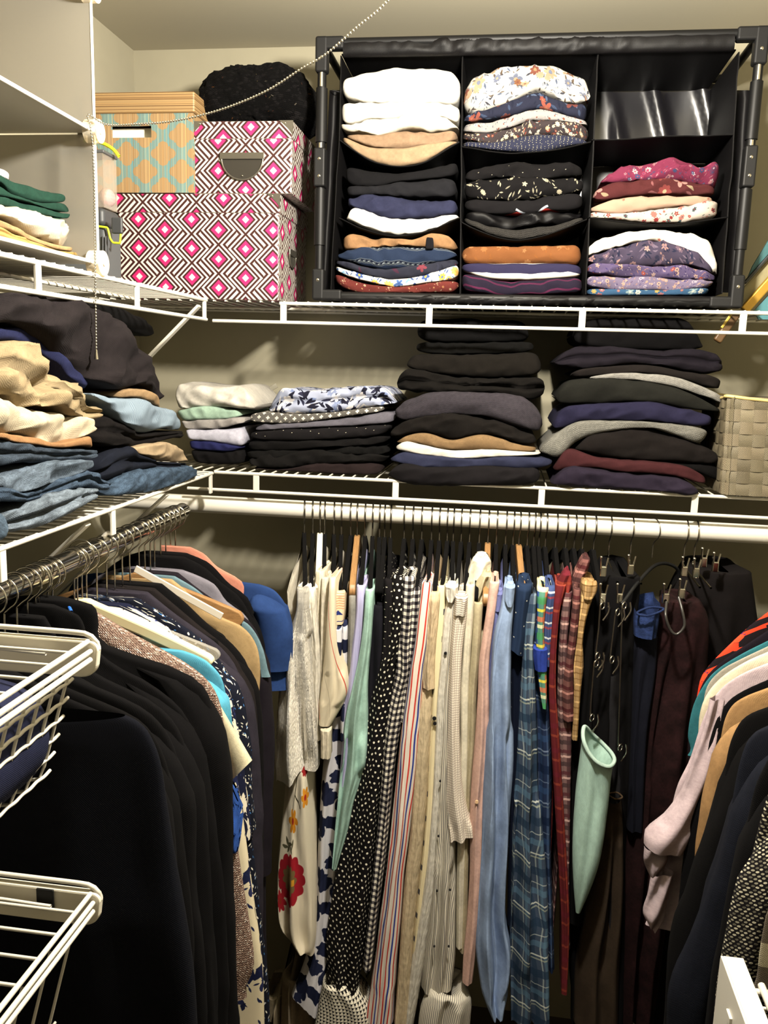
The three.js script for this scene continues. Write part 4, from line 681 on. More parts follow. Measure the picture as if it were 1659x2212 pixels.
function back1(neckPx, kind, name, short, cat, mat, spec, o = {}) {
  const nx = atZ(neckPx, 1170 + (neckPx - 657) * 0.045, ROD.z).x;
  const R = rows(spec), zf = o.zf ?? 0.47, top = atZ((R[0][1] + R[0][2]) / 2, R[0][0], zf), lastR = R[R.length - 1], low = atZ((lastR[1] + lastR[2]) / 2, lastR[0], zf);
  if (kind) hanger(kind, 0, V(nx, NECK, ROD.z), -Math.PI / 2 + clamp((top.x - nx) / 0.2, 0.02, 0.34), short);
  const g = thing(name, o.label ?? short + ', hanging on the white rod', cat, 'clothes on the white rod');
  part('body', bodyGeo(nx, (nx * 0.6 + low.x * 0.4), Math.min(NECK - 0.018, top.y + 0.035), Math.min(top.y - 0.35, low.y + (o.bodyUp ?? 0))), o.bodyMat ?? (o.fit ? lin('#d9d0bc') : mat), g);
  part(o.edge ?? 'sleeve', edgeGeo(spec, { zf, ...o }), mat, g);
  for (const [pn, ps, pm, po] of o.more ?? []) part(pn, edgeGeo(ps, { zf: zf + 0.006, ...po }), pm ?? mat, g);
  for (const [x, y, r, m] of o.buttons ?? []) { const p = atZ(x, y, zf + 0.004); part('button', new THREE.CylinderGeometry(r, r, 0.003, 12).rotateX(Math.PI / 2).translate(p.x, p.y, zf + (o.bz ?? 0.001)), m ?? std('#1a1a1c', 0.3), g); }
  return settle(g);
}
const HT = {
  flowerPanel: tex(256, 512, (g, w, h) => { fill(g, w, h, '#e2d8c2'); const fl = (x, y, s, c, k, n = 9) => { g.save(); g.translate(x, y); g.scale(s, s * 1.1); flower(g, 40, c, k, n); g.restore(); }; const st = (pts) => { g.strokeStyle = '#3e3b2c'; g.lineWidth = 4; g.beginPath(); pts.forEach((p, i) => g[i ? 'lineTo' : 'moveTo'](...p)); g.stroke(); };
    st([[130, 40], [120, 90], [150, 120]]); st([[120, 90], [95, 150]]); fl(175, 15, 0.5, '#8c2222', '#6b1c1c'); fl(180, 90, 0.6, '#d98f28', '#a82a22', 6); fl(110, 160, 0.75, '#d98f28', '#a82a22', 6); g.fillStyle = '#4e4c3a'; for (let i = 0; i < 6; i++) { g.save(); g.translate(70 + i * 9, 235 - i % 2 * 14); g.rotate(i); leaf(g, 16, '#55523e'); g.restore(); } st([[40, 225], [34, 300], [60, 360]]); fl(105, 315, 1.5, '#9a1f2a', '#8a1a26', 12); fl(105, 315, 0.85, '#6f5c3a', '#7d6a44', 9); g.fillStyle = '#c98f2c'; g.fillRect(116, 310, 16, 16); fl(60, 392, 0.7, '#a3222c', '#8f2f22', 7); }, 1),
  redStripe: tex(256, 256, (g, w, h) => { fill(g, w, h, '#e0d4ba'); g.strokeStyle = '#c8493c'; g.lineWidth = 5; g.beginPath(); g.moveTo(70, 40); g.lineTo(225, 205); g.stroke(); g.beginPath(); g.moveTo(10, 215); g.lineTo(60, 246); g.stroke(); g.strokeStyle = '#b9ac92'; g.lineWidth = 2; g.beginPath(); g.moveTo(0, 120); g.lineTo(160, 240); g.stroke(); g.fillStyle = '#b3212c'; blob(g, 1); g.save(); g.translate(26, 100); blob(g, 16, 9, 0.3, 0.6, 1.4); g.restore(); g.save(); g.translate(12, 180); g.fillStyle = '#6a6148'; blob(g, 22, 9, 0.4, 0.5, 1.8, 4); g.restore(); }, 1),
  crinkleFlower: tex(256, 256, (g, w, h) => { fill(g, w, h, '#efeadf'); g.save(); g.translate(26, 165); g.fillStyle = '#c98c82'; blob(g, 15, 9, 0.3); g.translate(-16, 22); g.fillStyle = '#3b6a80'; blob(g, 9, 8, 0.3, 1, 1, 2); g.restore(); }, 1),
  leopard: tex(256, 256, g => { fill(g, 256, 256, '#c9c7cc'); for (let i = 0; i < 20; i++) { const a = rnd() * 6, r = rr(16, 30); stamp(g, 256, rnd() * 256, rnd() * 256, k => { k.rotate(a); k.fillStyle = pick(['#151a30', '#1b2038', '#20253e']); blob(k, r, 18, 0.28, 1.25, 0.85, i); }); } }, 0.2),
  orangeP: tex(64, 256, (g) => { fill(g, 64, 256, '#e6cfae'); g.strokeStyle = '#cf6a3c'; g.lineWidth = 4; for (let i = 0; i < 7; i++) { g.beginPath(); g.moveTo(4, i * 20 + 10); g.quadraticCurveTo(32, i * 20 - 4, 60, i * 20 + 12); g.stroke(); } g.fillStyle = '#2a3576'; g.beginPath(); g.moveTo(10, 178); g.lineTo(32, 140); g.lineTo(54, 178); g.fill(); g.fillRect(0, 226, 64, 7); }, 1),
  lavDots: dots('#a5a3c4', '#26263f', { S: 256, r: 15, m: 0.11, list: [[0.3, 0.2], [0.7, 0.55], [0.25, 0.85]] }),
  whiteDash: tex(128, 128, g => { fill(g, 128, 128, '#121012'); g.fillStyle = '#d6cfba'; for (const [x, y] of [[20, 20], [84, 52], [40, 84], [100, 116]]) g.fillRect(x, y, 18, 6); }, 0.03),
  polka: tex(256, 256, g => { fill(g, 256, 256, '#110f10'); for (let i = 0; i < 6; i++) for (let j = 0; j < 6; j++) { const x = (i + (j % 2) * 0.5 + 0.22 * (hash(i, j, 1) - 0.5)) * 42.67 + 12, y = (j + 0.25 * (hash(i, j, 2) - 0.5)) * 42.67 + 14; stamp(g, 256, x, y, k => { k.fillStyle = '#e4deca'; k.beginPath(); k.arc(0, 0, 8.2, 0, 7); k.fill(); }); } }, 0.076),
  gingham: gingham('#ded8c8', '#121014', '#5f5b5c', 0.0135),
  houndF: hound('#d9d3c2', '#141215', 0.008),
  usa: stripes([['#d8cfc4', 0.16], ['#b9372f', 0.1], ['#d8cfc4', 0.16], ['#31418a', 0.13], ['#d8cfc4', 0.17], ['#b9372f', 0.1], ['#d8cfc4', 0.18]], 0.031),
  thin: stripes([['#d5cebd', 0.55], ['#7d7a76', 0.45]], 0.0046), pinCurve: stripes([['#d8cfc2', 0.6], ['#8f857e', 0.4]], 0.0042, 0.1, true),
  check: plaid('#dcd3c4', [[0, 0.3, '#8d8078', 0.55]], [[0, 0.3, '#8d8078', 0.55]], 0.005),
  yellowRect: tex(64, 256, g => { fill(g, 64, 256, '#d8cba6'); g.fillStyle = '#4f4d52'; for (let i = 0; i < 2; i++) g.fillRect(18, i * 128 + 20, 26, 28); }, 0.022, 0.11),
  navyDots: tex(128, 128, g => { fill(g, 128, 128, '#1c2a42'); g.fillStyle = '#c9c6b8'; g.fillRect(20, 24, 9, 6); g.fillRect(84, 88, 9, 6); }, 0.05),
  bluePlaid: plaid('#3a4658', [[0.05, 0.1, '#9fb0b4', 0.5], [0.2, 0.02, '#d6d2ae', 0.45], [0.4, 0.16, '#223549', 0.7], [0.7, 0.04, '#cdd2c4', 0.5], [0.8, 0.1, '#56748a', 0.6]], [[0.06, 0.03, '#dfe0d0', 0.75], [0.13, 0.03, '#cfcfa8', 0.5], [0.35, 0.16, '#1e3146', 0.7], [0.66, 0.02, '#cfd2c4', 0.6], [0.78, 0.12, '#5a7a92', 0.55]], 0.075, 0.11),
  madras: plaid('#4c7a6a', [[0.1, 0.2, '#c25a3c', 0.75], [0.4, 0.08, '#d8c85a', 0.9], [0.6, 0.25, '#2a3f8a', 0.8]], [[0, 0.14, '#d86a48', 0.7], [0.22, 0.1, '#e2d9b0', 0.8], [0.45, 0.2, '#3f8a4e', 0.7], [0.78, 0.08, '#d9c548', 0.9]], 0.05, 0.07),
  navyStripe: stripes([['#3b4a74', 0.4], ['#c9cdd2', 0.12], ['#3b4a74', 0.2], ['#8a3f4c', 0.14], ['#3b4a74', 0.14]], 0.03, 0.1, true),
  redPlaid: plaid('#571c20', [[0.1, 0.14, '#8f3a2c', 0.7], [0.5, 0.2, '#5a1c26', 0.7]], [[0.05, 0.2, '#5e1d28', 0.7], [0.5, 0.1, '#94462e', 0.6]], 0.05),
  maroonPlaid: plaid('#6f5654', [[0.1, 0.2, '#3a2226', 0.7], [0.5, 0.12, '#c9a79c', 0.6]], [[0.04, 0.16, '#4a2429', 0.8], [0.3, 0.1, '#d8b6ac', 0.7], [0.6, 0.2, '#38292c', 0.75]], 0.045),
  tanPlaid: plaid('#8f7450', [[0.1, 0.08, '#6f5128', 0.6], [0.4, 0.08, '#6f5128', 0.5], [0.7, 0.1, '#d0ab74', 0.7]], [[0.1, 0.08, '#5e4423', 0.6], [0.45, 0.06, '#5e4423', 0.5], [0.75, 0.1, '#d6b27c', 0.6]], 0.035),
  blackWhiteHound: tex(256, 256, g => { fill(g, 256, 256, '#141214'); for (let j = 0; j < 12; j++) for (let i = 0; i < 7; i++) { const q = hash(i, j, 4); g.fillStyle = q > 0.66 ? '#b3ae9a' : q > 0.3 ? '#8a8675' : '#5c594e'; g.beginPath(); g.ellipse(i * 36.6 + (j % 2) * 18 + q * 8, j * 21.3 + 9, 13, 6.5, 0.25, 0, 7); g.fill(); } }, 0.055),
};
const Q = (k, o) => printed(HT[k], o);
const lin = (c, o) => cloth(c, { bump: crinkle, bs: 0.0012, ...o });
const blk = cloth('#09080a', { rough: 0.97 });
back1(657, 'velvet', 'blouse', 'white crinkled blouse with a wide flared sleeve and a small pink flower', 'blouse', printed(HT.crinkleFlower, { bump: crinkle, bs: 0.002 }), '1268 638 664;1320 636 664;1360 622 668;1400 607 670;1500 594 675;1600 584 681;1650 582 684;1690 585 684', { zf: 0.5, hem: 0.012, hemR: -0.028, fit: true, depth: 0.1, fold: 2.2 });
back1(662, null, 'dress', 'cream dress embroidered with a large red flower, below the crinkled sleeve', 'dress', Q('flowerPanel'), '1640 612 672;1720 610 672;1800 603 676;1900 594 680;1980 592 680;2030 600 678;2062 628 672', { zf: 0.478, fit: true, hem: -0.012, hemR: 0.012, edge: 'sleeve', fold: 1.2, label: 'cream embroidered dress with a large red flower below the white crinkled sleeve' });
back1(675, 'velvet', 'blouse', 'white blouse with a black squiggle at its shoulder', 'blouse', lin('#ddd6c6'), '1268 661 679;1330 664 682;1420 668 690;1500 672 690;1600 678 694', { zf: 0.475, depth: 0.06 });
back1(691, 'white', 'blouse', 'cream linen blouse with a small collar on a white hanger', 'blouse', lin('#ded3b8'), '1231 681 700;1300 676 698;1360 672 692;1420 676 700;1600 680 702', { zf: 0.455, more: [['collar', '1350 671 686;1375 673 686;1384 676 684', null, { depth: 0.02 }]] });
back1(701, 'velvet', 'blouse', 'off-white linen blouse, third pale one from the left on the white rod', 'blouse', lin('#d9cfb9'), '1246 693 708;1320 691 708;1400 690 706;1500 690 704;1640 690 706', { zf: 0.468, depth: 0.06 });
back1(721, 'velvet', 'blouse', 'cream embroidered blouse with red stripes along its flared sleeve', 'blouse', printed(HT.redStripe), '1245 710 724;1310 706 724;1370 702 726;1420 697 735;1470 690 748;1500 686 748;1530 684 735;1570 686 712', { zf: 0.492, fit: true, fold: 0.8, hem: 0, hemR: 0.0, more: [['cuff', '1570 688 714;1600 690 712;1640 690 712', lin('#d6cab0'), { depth: 0.04 }]] });
back1(737, 'velvet', 'blouse', 'cream blouse with orange marks and a blue triangle', 'blouse', Q('orangeP'), '1275 721 742;1320 719 741;1350 719 738', { zf: 0.478, fit: true, more: [['cuff', '1350 722 738;1365 723 737;1430 726 735', Q('leopard'), { depth: 0.04 }]] });
back1(757, 'velvet', 'blouse', 'white blouse with navy smudges beside the grey top', 'blouse', Q('leopard'), '1337 734 752;1400 734 750;1500 734 748;1600 734 746', { zf: 0.464, depth: 0.06 });
back1(749, null, 'dress', 'long white dress with large navy blots behind the mint shirt', 'dress', Q('leopard'), '1490 714 752;1600 700 745;1700 690 738;1800 684 728;1900 680 724;2000 672 716;2100 652 708;2178 626 704', { zf: 0.448, hem: -0.01, hemR: 0.02 });
back1(771, 'wood', 'top', 'plain grey top on the wooden hanger at the left', 'top', cloth('#8a8880'), '1284 752 769;1340 751 768;1400 750 766;1500 750 764;1600 748 760', { zf: 0.466, depth: 0.06 });
back1(788, 'velvet', 'blouse', 'lavender blouse with dark round dots', 'blouse', Q('lavDots'), '1263 769 788;1330 766 786;1400 757 780;1450 750 776;1510 743 768;1600 738 760;1700 730 752', { zf: 0.47 });
back1(804, 'velvet', 'shirt', 'mint green shirt with a long tapering sleeve', 'shirt', cloth('#a2cdbf'), '1272 788 806;1340 784 802;1400 777 798;1440 770 794;1500 757 790;1560 743 790;1620 736 790;1680 731 782;1740 726 762;1800 720 750;1850 717 735;1880 716 726', { zf: 0.486, fold: 1.8 });
back1(819, 'velvet', 'shirt', 'plain navy black shirt right of the mint one', 'shirt', cloth('#16151d'), '1306 798 832;1400 796 832;1500 790 830;1600 784 812;1750 770 800', { zf: 0.462 });
back1(830, 'velvet', 'shirt', 'dark navy shirt whose folds sit behind the dashed shirt', 'shirt', cloth('#14121a'), '1300 812 834;1400 808 834;1500 802 832;1640 790 820', { zf: 0.455 });
back1(843, 'velvet', 'shirt', 'black shirt with short white dashes', 'shirt', Q('whiteDash'), '1250 830 850;1330 827 848;1400 824 846;1460 815 842;1520 806 835;1600 796 820', { zf: 0.472 });
back1(872, 'velvet', 'dress', 'long black dress with white polka dots', 'dress', Q('polka'), '1243 844 878;1330 842 874;1400 836 868;1440 818 852;1500 804 846;1600 783 836;1700 762 825;1800 744 815;1900 724 805;2000 708 794;2080 700 782;2150 702 768', { zf: 0.478, fold: 1.3, hem: -0.02, hemR: 0.02 });
back1(891, 'velvet', 'shirt', 'black and white gingham shirt nearest the polka dot dress', 'shirt', Q('gingham'), '1245 868 896;1330 866 890;1400 858 888;1460 852 890;1500 846 878;1600 830 858;1700 822 846;1800 812 838;1900 802 826;2000 792 812;2100 782 800', { zf: 0.484, fold: 1.4 });
back1(910, 'velvet', 'shirt', 'second black and white gingham shirt beside the striped one', 'shirt', Q('gingham'), '1268 886 908;1340 884 904;1400 876 900;1440 872 894;1500 866 884;1560 862 876', { zf: 0.476 });
back1(720, null, 'dress', 'dress with a fine houndstooth hem at the bottom of the picture', 'dress', Q('houndF'), '2128 694 722;2150 690 760;2180 684 792;2215 678 806;2300 660 806', { zf: 0.49, fold: 0.35, label: 'black and white fine houndstooth dress hem below the polka dot dress' });
back1(931, 'velvet', 'shirt', 'white shirt with red and blue stripes', 'shirt', Q('usa'), '1258 910 934;1330 902 926;1400 893 920;1440 886 914;1500 876 910;1600 862 904;1700 853 894;1800 842 884;1900 832 870;2000 818 862;2100 806 852;2220 782 848', { zf: 0.49, fold: 1.1 });
back1(948, 'velvet', 'shirt', 'peach cream shirt with a short sleeve hem', 'shirt', lin('#d9bf96'), '1277 925 950;1340 922 946;1400 918 940;1440 912 938;1490 912 938', { zf: 0.488, more: [['sleeve_end', '1485 908 934;1600 898 930;1700 890 924;1800 884 916;1900 872 906;2000 864 896;2100 858 888;2220 848 882', lin('#d3bd96'), { zf: 0.484 }]] });
back1(965, 'velvet', 'shirt', 'pale yellow shirt with small dark rectangles', 'shirt', Q('yellowRect'), '1264 944 964;1340 940 960;1440 934 954;1540 930 950;1640 924 942;1740 920 938;1840 912 930;1940 900 922;2050 890 910;2150 882 902', { zf: 0.474 });
back1(978, 'velvet', 'shirt', 'white shirt with a fold-over collar and a dark anchor mark', 'shirt', lin('#dcd6c8'), '1262 964 990;1310 962 984;1340 956 978;1400 952 974;1500 944 962;1600 938 962;1700 934 956;1800 926 950;1900 916 942;2000 900 926;2100 884 912;2220 866 892', { zf: 0.478, more: [['collar', '1262 960 990;1290 960 988;1302 966 980', null, { depth: 0.03 }]], buttons: [[938, 1553, 0.004], [939, 1564, 0.0036], [962, 1412, 0.003]] });
back1(995, 'velvet', 'shirt', 'white shirt with thin grey vertical stripes and dark buttons', 'shirt', Q('thin'), '1300 976 986;1400 968 980;1500 960 970;1600 955 970;1700 948 968;1800 936 984;1900 930 984;2000 922 982;2080 912 980;2150 908 972', { zf: 0.482, fold: 1.6, bz: 0.004, buttons: [[951, 1687, 0.0022], [947, 1806, 0.0022], [944, 1924, 0.0022], [972, 1922, 0.0022], [938, 2044, 0.0022], [969, 2044, 0.0022]], more: [['hem_roll', '2150 940 1000;2175 918 1018;2215 905 1018;2280 900 1010', Q('thin'), { zf: 0.5, fold: 0.8 }]] });
back1(1013, 'velvet', 'shirt', 'beige check shirt with a rolled short sleeve', 'shirt', Q('check'), '1284 982 1010;1330 978 1008;1400 972 998;1500 968 993;1600 966 992;1700 964 998;1740 963 1006;1780 964 1018;1812 966 1024', { zf: 0.494, hem: 0.016, hemR: -0.002, fold: 1.3, more: [['shoulder_seam', '1284 982 1010;1300 981 1010;1330 979 1006', Q('pinCurve'), { depth: 0.03 }]] });
back1(1034, 'velvet', 'shirt', 'ivory shirt with a large soft collar', 'shirt', cloth('#e2dac2'), '1262 1006 1026;1340 1003 1022;1420 998 1016;1500 993 1012;1600 994 1010;1700 990 1008;1760 990 1006;1900 986 1004;2050 985 1000', { zf: 0.476, more: [['collar', '1204 1024 1054;1222 1016 1062;1245 1009 1058;1272 1006 1034', cloth('#e6dfc8'), { zf: 0.4, depth: 0.06, fold: 2 }]] });
back1(1053, 'wood', 'shirt', 'khaki beige shirt with a pointed collar on a wooden hanger', 'shirt', cloth('#b8ab88'), '1300 1022 1044;1360 1020 1040;1440 1014 1036;1500 1010 1030;1600 1006 1028;1700 1002 1020;1800 1002 1014;1950 996 1010;2060 992 1006', { zf: 0.472, more: [['collar', '1236 1046 1062;1262 1030 1062;1285 1022 1056;1302 1021 1040', cloth('#c2b692'), { zf: 0.44, depth: 0.05, fold: 1.5 }]] });
back1(1071, 'velvet', 'shirt', 'salmon pink shirt with a buttoned cuff', 'shirt', cloth('#e0b3a3'), '1256 1058 1080;1310 1052 1072;1380 1042 1062;1440 1034 1056;1500 1032 1056;1600 1026 1056;1700 1018 1052;1735 1016 1048;1800 1014 1046;1900 1014 1042;2000 1008 1036;2080 1000 1026;2128 998 1020', { zf: 0.488, buttons: [[1030, 1731, 0.0035, std('#d9b48c', 0.3)]], bz: 0.006 });
back1(1091, 'velvet', 'shirt', 'periwinkle blue shirt collar left of the pale blue chambray', 'shirt', cloth('#6f76b0'), '1276 1066 1090;1330 1062 1086;1400 1058 1080;1480 1054 1070;1600 1050 1066', { zf: 0.474, more: [['collar', '1276 1064 1090;1310 1063 1086;1322 1068 1080', null, { depth: 0.03 }]] });
back1(1107, 'velvet', 'shirt', 'pale blue chambray shirt with a long wrinkled sleeve', 'shirt', cloth('#8fa8d0', { map: mottle(0.8, 1, 128, 0.14) }), '1266 1088 1112;1320 1080 1110;1380 1064 1106;1440 1058 1106;1500 1054 1106;1600 1050 1108;1700 1046 1109;1800 1040 1104;1900 1034 1098;2000 1028 1096;2060 1024 1108;2120 1032 1106;2170 1044 1092;2205 1062 1086', { zf: 0.5, fold: 2.2, more: [['collar', '1262 1092 1114;1300 1090 1110;1312 1096 1106', null, { depth: 0.03 }]] });
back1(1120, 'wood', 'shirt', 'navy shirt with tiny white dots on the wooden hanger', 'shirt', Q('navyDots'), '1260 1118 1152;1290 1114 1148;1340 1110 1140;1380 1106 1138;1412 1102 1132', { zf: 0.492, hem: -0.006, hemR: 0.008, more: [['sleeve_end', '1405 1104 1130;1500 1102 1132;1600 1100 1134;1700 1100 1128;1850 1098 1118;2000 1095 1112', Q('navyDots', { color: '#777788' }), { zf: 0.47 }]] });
back1(1138, 'velvet', 'shirt', 'blue plaid shirt in long folds right of the navy dotted one', 'shirt', Q('bluePlaid'), '1282 1140 1160;1340 1134 1158;1400 1130 1152;1500 1126 1156;1600 1120 1162;1700 1114 1164;1800 1102 1170;1900 1098 1178;2000 1094 1184;2100 1094 1188;2220 1096 1190', { zf: 0.488, fold: 2.6 });
back1(1152, 'velvet', 'shirt', 'navy and white banded plaid shirt inside the blue plaid ones', 'shirt', Q('bluePlaid', { color: '#8f9fc8' }), '1320 1150 1162;1420 1152 1170;1540 1158 1188;1640 1160 1194;1760 1160 1194;1840 1166 1192;1960 1172 1196;2100 1176 1200', { zf: 0.47, fold: 1.8 });
back1(1163, 'velvet', 'shirt', 'green and orange madras shirt with a pointed tail', 'shirt', Q('madras'), '1268 1160 1188;1300 1160 1182;1360 1160 1176;1400 1158 1178;1450 1160 1182;1500 1166 1182;1532 1172 1180', { zf: 0.492, more: [['blue_cuff', '1396 1152 1184;1420 1152 1184;1452 1156 1182', cloth('#1f3a9a'), { zf: 0.496, depth: 0.05 }]] });
back1(1177, 'velvet', 'shirt', 'navy striped shirt between the madras and the red one', 'shirt', Q('navyStripe'), '1264 1178 1202;1300 1178 1200;1340 1176 1196;1400 1176 1194;1440 1178 1192', { zf: 0.482 });
back1(1199, 'velvet', 'shirt', 'red plaid shirt with a pointed collar', 'shirt', Q('redPlaid'), '1262 1200 1226;1310 1196 1212;1360 1192 1206;1420 1188 1202;1500 1186 1202;1600 1190 1210;1700 1196 1216;1800 1202 1222;1900 1208 1228;2000 1212 1232;2150 1212 1226', { zf: 0.488, more: [['collar', '1232 1224 1232;1262 1204 1236;1290 1202 1228;1308 1203 1214', null, { zf: 0.47, depth: 0.04 }]] });
back1(1221, 'velvet', 'shirt', 'grey and maroon plaid shirt right of the red one', 'shirt', Q('maroonPlaid'), '1276 1214 1238;1330 1212 1232;1400 1208 1226;1500 1204 1234;1600 1206 1236;1700 1208 1234;1800 1214 1232;1900 1218 1230;2050 1220 1232', { zf: 0.474, fold: 1.4 });
back1(1239, 'velvet', 'shirt', 'maroon and pale pink plaid shirt with its collar raised', 'shirt', Q('maroonPlaid', { color: '#e6c8c4' }), '1270 1240 1256;1330 1236 1252;1400 1228 1244;1430 1224 1240;1500 1216 1240;1560 1218 1240', { zf: 0.484, more: [['collar', '1204 1262 1276;1228 1248 1274;1256 1236 1262;1280 1238 1254', null, { zf: 0.42, depth: 0.05 }]] });
back1(1257, 'velvet', 'shirt', 'tan plaid shirt, last shirt before the black trousers', 'shirt', Q('tanPlaid'), '1258 1258 1292;1290 1254 1284;1340 1250 1268;1390 1246 1260;1420 1240 1262;1450 1236 1262;1490 1240 1256;1600 1236 1248', { zf: 0.48, more: [['collar', '1256 1258 1292;1280 1258 1290;1296 1262 1280', null, { depth: 0.03 }]] });
back1(1281, 'velvet', 'shirt', 'plain black shirt hidden behind the tan plaid one', 'shirt', blk, '1290 1262 1286;1400 1256 1284;1600 1240 1280;1800 1230 1270;2000 1228 1260', { zf: 0.45 });
// low hems at the back
back1(640, null, 'trousers', 'pale beige garment hem in the shade under the cream embroidered dress', 'trousers', cloth('#8f8166'), '2150 566 606;2190 566 602;2206 570 596', { zf: 0.4 });
back1(668, null, 'trousers', 'beige trousers hanging low beside the fine houndstooth hem', 'trousers', cloth('#8d7d66'), '2120 604 690;2160 602 690;2215 600 684;2300 600 684', { zf: 0.41 });

// ---------- clip hangers and trousers right of the shirts ----------
function clip(p, s = 1, g) {
  part('clip', join([box(p.x - 0.006 * s, p.x + 0.006 * s, p.y - 0.012 * s, p.y + 0.008 * s, p.z - 0.004, p.z + 0.005, 0.002), rod(V(p.x - 0.004 * s, p.y, p.z + 0.002), V(p.x - 0.0065 * s, p.y + 0.026 * s, p.z + 0.008), 0.0018, 8), rod(V(p.x + 0.004 * s, p.y, p.z - 0.002), V(p.x + 0.0085 * s, p.y + 0.024 * s, p.z - 0.004), 0.0018, 8), new THREE.SphereGeometry(0.0028, 10, 8).translate(p.x - 0.0065 * s, p.y + 0.027 * s, p.z + 0.008)]), M.chrome, g);
}
function clipHanger(px, label, clips, chain = []) {
  const g = thing('clip_hanger', label, 'hanger', 'chrome clip hangers'), x = atZ(px, 1150, ROD.z).x;
  const hk = hookGeo(0.062, 0.0228, 0.0016); hk.rotateY(-Math.PI / 2); hk.translate(x, 1.338, ROD.z); part('hook', hk, M.chrome, g);
  part('bar', tube([V(x, 1.338, ROD.z), V(x, 1.33, ROD.z), V(x, 1.325, ROD.z + 0.06), V(x, 1.322, ROD.z + 0.16)], 0.0022, 24, 8), M.chrome, g);
  for (const [cx, cy, z] of clips) clip(atZ(cx, cy, z), 1, g);
  for (const c of chain) {
    const pts = rows(c).map(([a, b]) => atZ(a, b, 0.49)); part('link_rod', tube(pts, 0.0016, 30, 8, false, 0.1), M.wire, g);
    const e = pts[0], f = pts[pts.length - 1];
    for (const q of [e, f]) { part('link_ring', new THREE.TorusGeometry(0.007, 0.0014, 8, 18).rotateY(0.9).translate(q.x + 0.004, q.y - 0.004, q.z), M.chrome, g); part('link_hook', tube([V(q.x + 0.014, q.y + 0.004, q.z), V(q.x + 0.016, q.y - 0.014, q.z), V(q.x + 0.007, q.y - 0.032, q.z)], 0.0018, 12, 8), M.chrome, g); }
  }
  return settle(g);
}
clipHanger(1318, 'chrome clip hanger with a long hanging link rod that carries the mint skirt', [[1303, 1232, 0.44], [1302, 1290, 0.47]], ['1297 1304;1293 1360;1287 1412', '1284 1428;1278 1500;1275 1545']);
clipHanger(1365, 'chrome clip hanger with beaded link rods beside the black trousers', [[1362, 1228, 0.42], [1338, 1290, 0.46]], ['1330 1318;1324 1370;1318 1420', '1344 1304;1340 1450;1336 1610']);
clipHanger(1482, 'chrome clip hanger over the blue denim waistband, left one of a pair', [[1438, 1290, 0.45], [1472, 1280, 0.45], [1478, 1232, 0.4]]);
clipHanger(1504, 'chrome clip hanger over the dark red trousers, right one of a pair', [[1503, 1235, 0.4], [1545, 1222, 0.36], [1520, 1212, 0.34]]);
{
  const g = thing('clothes_hanger', 'black tubular hanger with a high arched shoulder among the clip hangers', 'hanger'), x = atZ(1412, 1160, ROD.z).x;
  const hk = hookGeo(0.06, 0.0228, 0.0013); hk.rotateY(-1.2); hk.translate(x, 1.34, ROD.z); part('hook', hk, M.wire, g);
  part('arms', tube([atZ(1343, 1306, 0.47), atZ(1375, 1262, 0.42), atZ(1410, 1225, 0.33), atZ(1437, 1217, 0.28), atZ(1462, 1228, 0.26), atZ(1466, 1252, 0.25), atZ(1462, 1290, 0.25)], 0.0036, 50, 10), M.blackPlastic, g);
  settle(g);
}
function trousers(label, mat, spec, o = {}) { const g = thing(o.name ?? 'trousers', label, o.cat ?? 'trousers', o.group); part('cloth', edgeGeo(spec, { zf: 0.47, fold: 1.2, ...o }), mat, g); if (o.rim) part('waistband', o.rim, o.rimMat ?? mat, g); return settle(g); }
const openRim = (pts, z, r) => tube(pts.map(([x, y, dz]) => atZ(x, y, z + dz)), r, 60, 10, true);
trousers('black trousers folded over their hanger beside the tan plaid shirt', blk, '1246 1310 1388;1290 1290 1386;1340 1268 1380;1420 1254 1372;1520 1246 1372;1700 1236 1366;1900 1232 1360;2230 1230 1350', { zf: 0.43, depth: 0.2, group: 'dark trousers on clip hangers' });
trousers('charcoal trousers with an open waistband behind the mint skirt', cloth('#201f22'), '1440 1300 1346;1480 1296 1346;1560 1292 1345;1700 1288 1344;1900 1280 1340;2230 1270 1330', { zf: 0.435, topOpen: true, gape: 0.02, tilt: -0.004, group: 'dark trousers on clip hangers' });
trousers('dark brown trousers with an open waist below the charcoal ones', cloth('#3a2e22'), '1722 1304 1346;1760 1300 1348;1850 1290 1350;2000 1262 1350;2100 1246 1346;2230 1238 1342', { zf: 0.458, topOpen: true, gape: 0.014, tilt: 0.004, rim: openRim([[1314, 1716, 0], [1330, 1726, 0.01], [1344, 1722, 0], [1332, 1712, -0.03]], 0.46, 0.0018), rimMat: cloth('#5a4630') });
